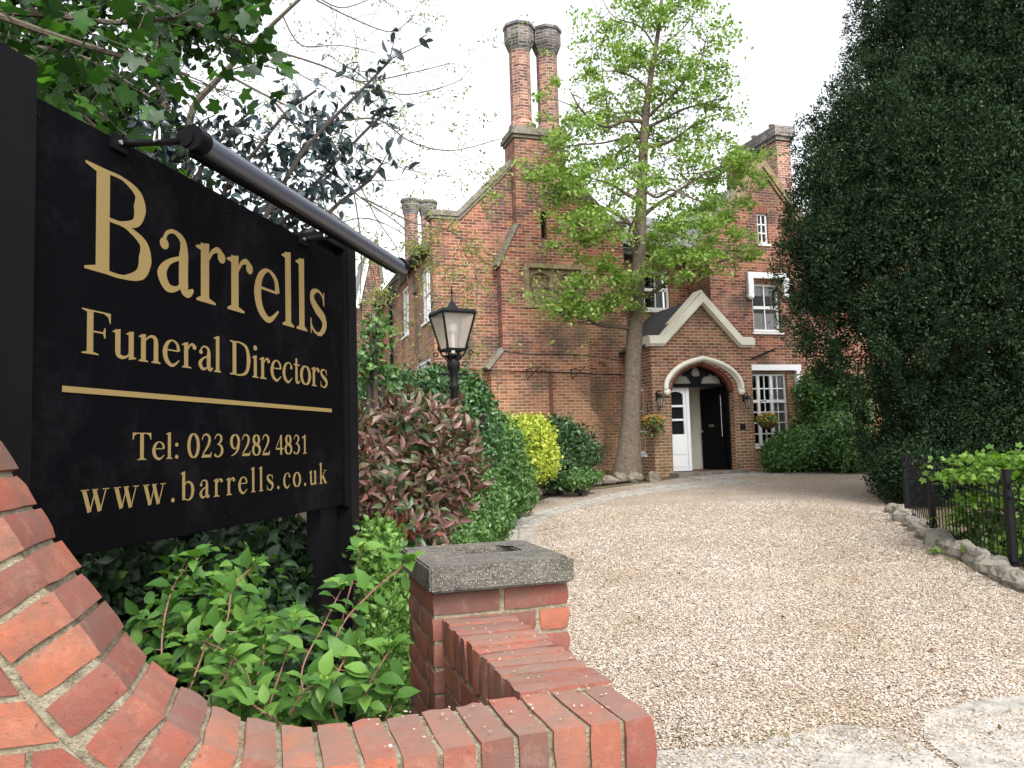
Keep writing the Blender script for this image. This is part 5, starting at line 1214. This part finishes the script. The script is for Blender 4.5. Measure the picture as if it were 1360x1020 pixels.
for x, y, rx, ry, dy in CL:
    c = np.array(at(x, y, 18+dy)); k = 18/FPX; n = max(4, int(rx*ry/(92 if y > 225 else 125)))
    T = c+rng.normal(size=(n, 3))*np.array([rx*k*.50, rx*k*.5, ry*k*.52])
    for t_ in T:
        m = rng.integers(48, 92); r_ = rng.uniform(.10, .22)
        P_ = t_+rng.normal(size=(m, 3))*np.array([r_, r_, .05]); P_[:, 2] -= .9*((P_[:, 0]-t_[0])**2+(P_[:, 1]-t_[1])**2); C.append(P_)
C.append(np.repeat(np.array([tuple(p) for p, d in twig_pts if random.random() < .25]), 9, 0)+rng.normal(size=(1, 3))*0); C[-1] = C[-1]+rng.normal(size=C[-1].shape)*.06
C = np.concatenate(C); N = rng.normal(size=C.shape)*(1, 1, .3)+np.array([0, 0, .6])
leafmesh('crown', C, N, .096, 'wide', M_acer, ht, .75, .0, .25)
for x, y, rx, ry, dy in CL:
    c = at(x, y, 18+dy); k = 18/FPX
    for i in range(4):
        e = c+Vector((random.gauss(0, rx*k*.6), random.gauss(0, rx*k*.5), random.gauss(0, ry*k*.5))); mb.tube([c+Vector((random.gauss(0, .15), random.gauss(0, .15), -.1)), (c+e)/2+Vector((0, 0, .06)), e], [.012, .009, .004], 3, cap=False)
mb.build('limbs', M_bark, ht); rel(ht)

# shrubs on the left of the drive
shrub('ivy_hedge', 'tall rounded hedge of dark ivy behind the lamp post', 'hedge', [bl(515, 545, 10.2, 60, 48, .9), bl(590, 540, 10.4, 62, 48, .9), bl(618, 590, 10.3, 45, 90, .8), bl(560, 630, 10.3, 70, 60, .8)], 19000, .075, 'ovate', M_ivy, .85, .12, .08, 3, .05)
shrub('euonymus_shrub', 'loose mid green shrub between the ivy hedge and the golden shrub', 'shrub', [bl(655, 600, 11.2, 38, 48), bl(672, 640, 11.4, 34, 42), bl(640, 650, 10.6, 30, 40)], 9000, .06, 'ovate', M_mid, .78, .2, .16, 4, .05)
shrub('golden_shrub', 'bright yellow leaved shrub in the bed left of the drive', 'shrub', [bl(700, 588, 14, 34, 32), bl(685, 578, 14, 26, 22), bl(714, 612, 13.8, 24, 24), bl(690, 630, 13.8, 20, 16)], 8000, .075, 'wide', M_yellow, .75, .15, .18, 5, .05, group=None)
shrub('dark_shrub', 'dark green glossy shrub against the house wall, right behind the golden shrub', 'shrub', [bl(742, 585, 15.6, 26, 30), bl(735, 620, 15.2, 30, 30)], 6500, .08, 'ovate', M_dkgreen, .75, .2, .15, 4, .06)
shrub('dark_shrub', 'dark green leafy shrub spreading to the right, nearest the slim tree trunk', 'shrub', [bl(768, 600, 15.9, 28, 26), bl(758, 622, 15.6, 22, 18)], 5500, .085, 'lance', M_dkgreen, .75, .25, .18, 5, .07)
shrub('low_shrub', 'low green ground hugging shrub at the foot of the dark shrubs', 'shrub', [bl(762, 636, 15.0, 24, 12), bl(785, 634, 15.3, 16, 8)], 2500, .055, 'ovate', M_mid, .7, .25, .2, 4, .04)
shrub('low_shrub', 'low light green shrub under the golden shrub beside the edging rocks', 'shrub', [bl(688, 660, 12.4, 24, 20), bl(664, 672, 11.8, 20, 22)], 3800, .055, 'ovate', M_mid, .75, .2, .18, 4, .04)
shrub('box_shrub', 'small leaved green shrub beside the red shrub above the pier cap', 'shrub', [bl(640, 690, 8.2, 42, 36), bl(612, 715, 7.6, 40, 30), bl(628, 650, 8.3, 30, 34)], 9000, .045, 'ovate', M_mid, .75, .2, .16, 4, .035)
ph = [bl(545, 590, 5.6, 62, 56, .45), bl(510, 640, 5.4, 60, 80, .45), bl(580, 640, 5.6, 50, 62, .4), bl(590, 585, 5.9, 38, 42, .35), bl(530, 700, 5.3, 55, 45, .4), (-.78, 5.4, .75, .42, .42, .42)]
pr = plant('photinia_shrub', 'large shrub with bronze red lance shaped leaves beside the right sign post', 'shrub', foot(-.75, 5.5))
C, N = shell(ph, 3600, .25, .2, 6, .055, 5.0, face=lambda P: P[:, 2] > 1.15); leafmesh('red_foliage', C, N, .092, 'lance', M_red, pr, .95, .3)
C, N = shell(ph, 3400, .25, .15, 4, .06, 5.0); C = C-N*.05; ok = C[:, 2] > .25; leafmesh('green_foliage', C[ok], N[ok], .09, 'lance', M_redgreen, pr, .9, .1)
core(ph, M_redgreen, pr, k=.7)
c = at(525, 712, 4.9); C = np.array(c)+rng.normal(size=(34, 3))*np.array([.07, .05, .035]); leafmesh('young_red_shoots', C, rng.normal(size=(34, 3))+np.array([0, 0, 1]), .11, 'lance', leafmat('scarlet_shoot', [(0, (.16, .04, .03)), (1, (.30, .10, .08))], .35, .4), pr, .5, .9)
mb = MB()
for i in range(14):
    b = random.choice(ph); mb.tube([(-.75+random.gauss(0, .06), 5.5, .2), ((b[0]-.75)/2, (b[1]+5.5)/2, .8), (b[0]+random.gauss(0, .15), b[1]+random.gauss(0, .1), b[2]+b[5]*.8)], [.02, .014, .006], 5, cap=False)
mb.build('stems', M_redstem, pr); rel(pr)

# plants between the wall and the sign
M_under = leafmat('shade_tinted_ivy_foliage', [(0, (.008, .018, .008)), (.7, (.016, .04, .014)), (.85, (.035, .08, .024)), (1, (.08, .17, .04))], .5, .15, .3)  # ivy leaves darkened: the sign's shade is put into their colour
dk = shrub('ivy_undergrowth', 'ivy undergrowth with leaves coloured dark for the shade beneath the black sign', 'shrub', [bl(250, 800, 3.6, 150, 110, .5), bl(340, 780, 3.9, 70, 110, .45), bl(150, 760, 3.3, 110, 90, .5), bl(330, 900, 3.5, 130, 90, .4), bl(385, 905, 3.5, 35, 90, .2), bl(440, 790, 5.4, 80, 110, .4)], 11000, .065, 'ovate', M_under, .7, .22, .12, 0, .05, 1.0, .0, 5)
shrub('privet_shrub', 'light green small leaved bush between the sign post and the brick pier', 'shrub', [bl(516, 800, 3.75, 30, 80, .13), bl(518, 870, 3.5, 30, 60, .12), bl(505, 745, 3.95, 24, 48, .12), bl(520, 930, 3.2, 25, 30, .12)], 9000, .034, 'ovate', leafmat('privet_foliage', [(0, (.06, .14, .03)), (.5, (.12, .24, .05)), (1, (.22, .38, .09))], .4, .35), .7, .2, .14, 4, .025, .7, .5, 6)
dg = plant('dogwood_shrub', 'leggy shrub with veined bright green leaves and lime buds just behind the brick wall', 'shrub', foot(-.55, 2.3))
stems = [[(420, 985, 1.98), (445, 850, 2.05), (490, 790, 2.1), (545, 745, 2.15)], [(430, 985, 2.0), (400, 900, 2.1), (430, 830, 2.2), (455, 780, 2.25)], [(330, 985, 2.0), (330, 900, 2.1), (290, 860, 2.2), (250, 850, 2.25)], [(240, 950, 2.1), (265, 880, 2.2), (285, 840, 2.25), (335, 845, 2.3)],
         [(480, 985, 1.98), (485, 930, 2.0), (495, 900, 2.0), (520, 860, 2.05)], [(300, 985, 2.0), (280, 930, 2.0), (300, 900, 2.0), (310, 870, 2.0)], [(380, 985, 1.95), (390, 940, 1.95), (410, 915, 1.95), (430, 905, 1.9)], [(350, 985, 2.1), (360, 930, 2.1), (380, 870, 2.2), (390, 820, 2.2)],
         [(220, 950, 2.3), (215, 850, 2.4), (230, 780, 2.5), (260, 740, 2.5)], [(260, 960, 2.3), (300, 830, 2.4), (310, 780, 2.5), (340, 750, 2.6)], [(460, 985, 2.0), (440, 930, 2.0), (450, 890, 2.0), (470, 860, 2.1)], [(500, 985, 2.1), (510, 960, 2.1), (520, 930, 2.15), (505, 900, 2.2)], [(200, 930, 2.4), (190, 880, 2.5), (180, 850, 2.6), (215, 830, 2.6)], [(360, 980, 2.1), (330, 920, 2.15), (350, 880, 2.2), (345, 830, 2.3)], [(400, 985, 1.9), (370, 960, 1.9), (350, 945, 1.9), (320, 930, 1.95)], [(420, 980, 2.2), (470, 900, 2.3), (450, 850, 2.3), (480, 730, 2.4)], [(250, 970, 2.1), (290, 950, 2.1), (320, 950, 2.1), (345, 930, 2.0)]]
mb = MB(); C = []; A = []; bud = []
for S_t in stems:
    Q = smoothpath([at(x, y, Y) for x, y, Y in S_t], 7); m = len(Q); mb.tube(Q, [.0022*(1-.55*i/m)+.0009 for i in range(m)], 5, cap=False)
    for i in range(4, m, 2):
        d = (Q[min(i+1, m-1)]-Q[i-1]).normalized(); ph_ = i*.8
        side = d.cross(Vector((math.cos(ph_), math.sin(ph_), .3))).normalized()
        for sg in (1, -1):
            v = (side*sg+d*.35+Vector((0, -.25, .1))).normalized(); L = random.uniform(.008, .02); mb.tube([Q[i], Q[i]+v*L], [.0015, .001], 3, cap=False); C.append(tuple(Q[i]+v*L)); A.append(tuple(v))
    e = Q[-1]; bud.append(e)
    for k in range(5): a = k*1.25; v = Vector((math.cos(a), math.sin(a), .7)).normalized(); C.append(tuple(e)); A.append(tuple(v))
mb.build('stems', M_redstem, dg)
A = np.array(A); C = np.array(C)
leafmesh('leaves', C, np.tile([0, -.55, .8], (len(C), 1)), .058, tm_ovate(.62), M_dog, dg, .22, .0, .12, axis=A)
C2, N2 = shell([bl(390, 940, 2.15, 130, 45, .12), bl(300, 900, 2.3, 80, 60, .12), bl(455, 945, 2.1, 55, 24, .10), bl(270, 930, 2.3, 50, 30, .1), bl(240, 830, 2.6, 60, 60, .12), bl(350, 850, 2.5, 55, 60, .12), bl(300, 775, 2.9, 90, 45, .15)], 500, .5, .2); leafmesh('lower_leaves', C2, N2, .058, tm_ovate(.62), M_dog, dg, .9, .0, .1)
for bd in bud:
    B_ = np.array(bd)+rng.normal(size=(14, 3))*.006; leafmesh('flower_bud', B_, np.tile([0, 0, 1.], (14, 1)), .014, 'wide', M_lime, dg, .6, .8)
rel(dg)

shrub('boundary_hedge', 'tall dark hedge along the left boundary, mostly hidden behind the black sign', 'hedge', [(-5.2, 13.2, 1.6, 1.3, 1.1, 1.4), (-7.2, 13.0, 1.7, 1.4, 1.1, 1.5), (-9.4, 12.6, 1.6, 1.5, 1.1, 1.5), (-11.8, 12.2, 1.7, 1.6, 1.1, 1.5), (-14.2, 11.6, 1.7, 1.6, 1.1, 1.6)], 26000, .11, 'ovate', M_dkgreen, .85, .12, .12, 4, .08)
# shrubs on the right
shrub('laurel_shrub', 'tall light green shrub growing against the house beside the white framed window', 'shrub', [bl(1092, 522, 20.2, 34, 34), bl(1100, 560, 20.2, 40, 40), bl(1125, 540, 20.4, 30, 40)], 8000, .10, 'ovate', M_laurel, .75, .2, .16, 5, .08)
shrub('laurel_shrub', 'low clipped green mound right of the porch under the tall window', 'shrub', [bl(1060, 600, 18.9, 42, 27), bl(1040, 610, 18.7, 26, 20)], 7500, .08, 'ovate', M_laurel, .82, .12, .1, 4, .06)
shrub('laurel_shrub', 'rounded green shrub between the clipped mound and the dark yew', 'shrub', [bl(1112, 595, 18.6, 34, 32), bl(1135, 600, 18.2, 30, 30)], 6000, .09, 'ovate', M_laurel, .78, .18, .14, 4, .07)
am = plant('maple_shrub', 'light green feathery maple shrub behind the black railing', 'shrub', foot(6.1, 9.0))
C = []
for x, y, rx, ry, Y in ((1330, 612, 55, 9, 8.6), (1290, 632, 38, 8, 8.4), (1350, 635, 45, 10, 8.9), (1320, 665, 42, 10, 8.5), (1365, 660, 40, 14, 8.3), (1300, 690, 42, 9, 8.9), (1345, 700, 40, 12, 8.6), (1325, 730, 50, 12, 8.5), (1385, 720, 40, 14, 8.1), (1420, 640, 60, 30, 8.5), (1430, 700, 50, 30, 8.5), (1280, 715, 25, 8, 9.2)):
    n = int(rx*ry*.5)+20; c = at(x, y, Y); k = Y/FPX; C.append(np.array(c)+rng.normal(size=(n, 3))*np.array([rx*k*.5, .22, ry*k*.5]))
C = np.concatenate(C); C = np.repeat(C, 2, 0)+rng.normal(size=(len(C)*2, 3))*.03
leafmesh('foliage', C, np.tile([0, -.2, 1.], (len(C), 1)),   .055, 'lobed', leafmat('maple_foliage', [(0, (.06, .13, .02)), (.5, (.12, .23, .035)), (1, (.24, .38, .07))], .5, .45), am, .9, .0, .2)
mb = MB()
for i in range(16): x = random.uniform(1290, 1410); y = random.uniform(615, 720); e = at(x, y, 8.6); mb.tube(smoothpath([(6.1+random.gauss(0, .1), 9, .4), ((6.1+e.x)/2, (9+e.y)/2, e.z*.75+.15), tuple(e)], 4), [.02]*3+[.013]*3+[.006]*3, 5, cap=False)
mb.build('stems', M_bark2, am); rel(am)

# trees over the sign on the left
hl = plant('holly_tree', 'dark holly with glossy blue green leaves rising behind the sign and its light tube', 'tree', foot(-2.0, 5.2))
mb = MB(); tips = []
hb = [[(330, 330), (365, 265), (400, 205), (440, 160), (480, 120), (520, 78)], [(300, 330), (345, 280), (400, 260), (455, 205), (500, 160), (520, 150)], [(280, 330), (300, 250), (340, 200), (380, 150), (420, 120)], [(240, 330), (260, 240), (290, 190), (330, 150)], [(380, 330), (420, 300), (450, 270), (490, 240), (505, 220)], [(200, 300), (215, 230), (250, 190), (270, 160)], [(160, 300), (170, 220), (190, 170), (215, 130)], [(350, 330), (380, 290), (410, 270), (430, 250)], [(300, 340), (330, 300), (360, 280), (380, 240)]]
for S_t in hb:
    Y0 = random.uniform(4.2, 4.9); Q = smoothpath([at(x, y, Y0+i*.05) for i, (x, y) in enumerate(S_t)], 4); m = len(Q); mb.tube(Q, [.014*(1-.7*i/m)+.002 for i in range(m)], 6, cap=False)
    for i in range(3, m): 
        if random.random() < .8: grow(mb, Q[i], (random.gauss(0, 1), random.gauss(0, .8), random.uniform(0, 1)), random.uniform(.12, .32), .004, 0, tips, .7, .1, 3, 2, 4)
    tips += [(q, Vector((0, 0, 1))) for q in Q[-6:]]
    mb.tube([Q[0], (-2.0+(Q[0].x+2)*.3, 5.1, 1.6), (-2.0, 5.2, .2)], [.014, .03, .05], 7, cap=False)
mb.build('trunk', M_twig, hl)
C = np.array([tuple(p) for p, d in tips]); C = np.repeat(C, 2, 0)+rng.normal(size=(len(C)*2, 3))*.028
Cd, Nd = shell([bl(300, 290, 4.6, 90, 50, .25), bl(390, 300, 4.7, 60, 40, .2), bl(220, 210, 4.7, 70, 60, .25), bl(330, 240, 4.6, 70, 60, .25), bl(430, 200, 4.6, 60, 60, .2), bl(260, 270, 4.7, 60, 40, .2)], 1100, .5, .25); C = np.concatenate([C, Cd])
leafmesh('crown', C, rng.normal(size=C.shape), .076, tm_ovate(.45), M_holly, hl, .9, .1); rel(hl)

sy = plant('sycamore_tree', 'leafy branches with large lobed green leaves overhanging the top left of the sign', 'tree', foot(-3.6, 4.6))
mb = MB(); tips = []
for S_t, Y0 in (([(-120, 60), (-40, 20), (60, 20), (160, 30), (260, 20), (330, 10)], 3.6), ([(-120, 90), (-20, 60), (60, 90), (120, 140), (180, 190)], 3.9), ([(-80, -40), (60, -30), (180, 0), (280, 40), (330, 60)], 3.8), ([(-100, 120), (0, 100), (80, 130), (150, 190), (200, 230)], 4.2), ([(-60, 0), (80, 50), (180, 80), (250, 100)], 3.4), ([(-50, 30), (40, 60), (120, 80), (200, 130)], 4.5)):
    Q = smoothpath([at(x, y, Y0) for x, y in S_t], 5); m = len(Q); mb.tube(Q, [.016*(1-.7*i/m)+.002 for i in range(m)], 6, cap=False)
    for i in range(2, m): grow(mb, Q[i], (random.gauss(0, 1), random.gauss(0, 1), random.gauss(0, .8)), random.uniform(.15, .4), .004, 0, tips, .7, .0, 3, 2, 4)
mb.tube([(-3.6, 4.6, .1), (-3.5, 4.4, 2.5), (-3.2, 4.2, 4.5)], [.16, .13, .07], 10); mb.tube([(-3.5, 4.4, 2.5), (-3.0, 4.0, 3.3), tuple(at(-100, 80, 3.9))], [.06, .04, .02], 7)
mb.build('trunk', M_bark2, sy)
C = np.array([tuple(p) for p, d in tips]); C = np.repeat(C, 2, 0)+rng.normal(size=(len(C)*2, 3))*.05
leafmesh('crown', C, rng.normal(size=C.shape)*.6+np.array([.2, -.5, .4]), .085, 'lobed', M_syc, sy, .9, .0, .3)
Cd, Nd = shell([bl(60, 60, 4.7, 150, 90, .35), bl(150, 120, 4.9, 90, 70, .35), bl(250, 30, 4.6, 90, 50, .3), bl(40, -40, 4.6, 180, 80, .4), bl(90, 130, 4.6, 90, 80, .3), bl(180, 190, 4.9, 60, 60, .3)], 5200, .5, .25); leafmesh('inner_foliage', Cd, Nd, .07, 'ovate', leafmat('shade_tinted_tree_leaf', [(0, (.014, .032, .012)), (.6, (.028, .066, .02)), (1, (.06, .14, .03))], .45, .35), sy, 1.0, .0); rel(sy)  # inner leaves are a darker copy, crown shade put into the colour

cf = plant('conifer_tree', 'dark fine leaved conifer with a bare brown trunk behind the holly', 'tree', foot(*[float(v) for v in at(215, 400, 9).xy]))
mb = MB(); mb.tube([at(212, 640, 9), at(213, 300, 9), at(216, 150, 9), at(218, 60, 9), at(220, -60, 9)], [.13, .11, .085, .075, .04], 9)
tips = []
for i in range(34):
    y = random.uniform(-60, 260); p = at(215, y, 9); grow(mb, p, (random.gauss(0, 1), random.gauss(0, 1), random.gauss(-.1, .25)), random.uniform(.5, .95), .012, 1, tips, .5, -.02, 3, 2, 4)
mb.build('trunk', M_bark, cf)
C = np.array([tuple(p) for p, d in tips]); C = np.repeat(C, 22, 0)+rng.normal(size=(len(C)*22, 3))*np.array([.10, .10, .05]); leafmesh('crown', C, rng.normal(size=C.shape), .06, 'narrow', M_yew, cf, 1.0, .0); rel(cf)

bt = plant('acacia_tree', 'background tree of thin bare twigs with sparse yellow green leaves left of the chimneys', 'tree', foot(*[float(v) for v in at(245, 500, 9.5).xy]))
mb = MB(); tips = []; lf_ = []
paths = [([(240, 640), (244, 300), (252, 160), (285, 110), (335, 60), (375, 20), (430, -30)], 9.5, .075, 0), ([(335, 62), (380, 72), (430, 88), (480, 108), (540, 98), (598, 84)], 9.3, .03, 1), ([(300, 98), (360, 130), (430, 160), (500, 158), (545, 188), (600, 200), (665, 184)], 9.0, .03, 1), ([(420, 0), (470, 25), (520, 42), (550, 20)], 9.5, .02, 1),
  ([(360, 130), (420, 200), (470, 255), (520, 290), (560, 322)], 8.8, .03, 1), ([(470, 106), (530, 125), (580, 118), (615, 105)], 9.2, .018, 1), ([(252, 200), (330, 230), (420, 270), (480, 320), (500, 380)], 9.2, .035, 1), ([(480, 262), (550, 296), (600, 308), (625, 335), (634, 385), (624, 462)], 8.2, .016, 2), ([(400, 180), (460, 220), (500, 290), (530, 340), (525, 400)], 9.4, .02, 1),
  ([(375, 20), (400, 60), (450, 60), (500, 70)], 9.8, .02, 1), ([(300, 95), (360, 80), (400, 100), (450, 130), (490, 190)], 10, .02, 1), ([(430, 160), (480, 200), (540, 225), (600, 235)], 9.6, .015, 1), ([(490, 340), (500, 390), (530, 420), (560, 440)], 8.6, .015, 2), ([(470, 255), (480, 330), (478, 420), (490, 470)], 8.8, .02, 2), ([(400, -20), (450, 10), (500, -5)], 9.5, .02, 1), ([(440, 300), (490, 290), (550, 320), (600, 365), (640, 380)], 8.6, .012, 2)]
for pts, Y0, r, kind in paths:
    Q = smoothpath([at(x, y, Y0+.12*i*(1 if kind == 1 else -.5)) for i, (x, y) in enumerate(pts)], 5); m = len(Q); mb.tube(Q, [r*(.45 if kind else .8)*(1-.8*i/m)+.0015 for i in range(m)], 6, cap=False)
    if kind:
        for i in range(2, m):
            tt = []; grow(mb, Q[i], (random.gauss(.2, 1), random.gauss(0, .8), random.gauss(-.15, .6)), random.uniform(.35, .9), .0035, 1, tt, .6, -.06, 4, 2, 3)
            if random.random() < (.55 if kind == 1 else .9): lf_ += [p for p, d in tt if random.random() < .6]
mb.build('trunk', M_bark2, bt)
C = np.array([tuple(p) for p in lf_]); C = np.repeat(C, 6, 0)+rng.normal(size=(len(C)*6, 3))*.035; leafmesh('crown', C, rng.normal(size=C.shape), .046, 'diamond', M_pale, bt, 1.0, .0)
sp = []
for x, y in ((625, 334), (630, 384), (623, 409), (625, 465), (596, 364), (506, 385), (598, 300), (652, 235), (500, 400), (560, 330), (575, 310), (545, 330), (590, 425), (520, 440)):
    c = np.array(at(x, y, 8.0)); sp.append(c+rng.normal(size=(80, 3))*np.array([.075, .06, .045]))
leafmesh('leaf_sprays', np.concatenate(sp), rng.normal(size=(80*14, 3)), .045, 'diamond', M_pale, bt, 1.0, .0); rel(bt)
bs = shrub('climbing_shrub', 'loose green climber just right of the sign post, below the light tube end', 'shrub', [bl(498, 445, 7.0, 16, 32, .15), bl(490, 485, 7.0, 18, 30, .15), bl(500, 500, 7.2, 24, 22, .2)], 700, .06, 'ovate', M_laurel, 0, .5, .3, 3, .05)
# ground cover along the foot of the tree
C = []
for i in range(2600):
    px = random.uniform(715, 866); p = gnd(px, random.uniform(629, 640)); C.append((p.x+random.gauss(0, .2), p.y+random.uniform(0, 1.2), gz(p.y)+.03))
o = leafmesh('ground_cover', C, np.tile([0, 0, 1.], (len(C), 1)), .10, 'narrow', leafmat('dry_grass_leaf', [(0, (.10, .10, .04)), (.5, (.20, .16, .08)), (1, (.12, .20, .06))], .7, .3), None, .8, .5); tag(o, 'patchy grass and dry leaves around the tree foot', 'ground cover', kind='stuff')

# weeds and fallen leaves on the gravel
C = []
for px, py, n_, sx_, sy_ in ((1250, 745, 60, 30, 10), (1180, 700, 50, 30, 8), (1120, 715, 40, 40, 8), (1300, 775, 40, 30, 8), (735, 700, 60, 8, 18), (780, 672, 50, 30, 4), (700, 730, 30, 8, 10), (1000, 985, 30, 90, 8)):
    for i in range(n_): p = gnd(px+random.gauss(0, sx_), py+random.gauss(0, sy_)); C.append((p.x, p.y, gz(p.y)+.012))
C = np.repeat(np.array(C), 4, 0); C[:, :2] += rng.normal(size=(len(C), 2))*.012
o = leafmesh('weeds', C, np.tile([0, 0, 1.], (len(C), 1)), .022, 'narrow', leafmat('weed_leaf', [(0, (.10, .13, .03)), (.6, (.16, .20, .05)), (1, (.28, .24, .10))], .6, .3), None, .7, .6); tag(o, 'thin yellowish weeds in patches on the gravel', 'weeds', kind='stuff')
C = []
for i in range(170): p = gnd(random.uniform(760, 1330), random.uniform(650, 1000)); C.append((p.x, p.y, gz(p.y)+.016))
o = leafmesh('fallen_leaves', C, np.tile([0, 0, 3.], (len(C), 1)), .035, 'ovate', leafmat('dead_leaf', [(0, (.10, .06, .03)), (1, (.24, .16, .08))], .7, .2), None, 1.0, -.9); tag(o, 'few dry brown leaves lying on the gravel', 'fallen leaves', kind='stuff')
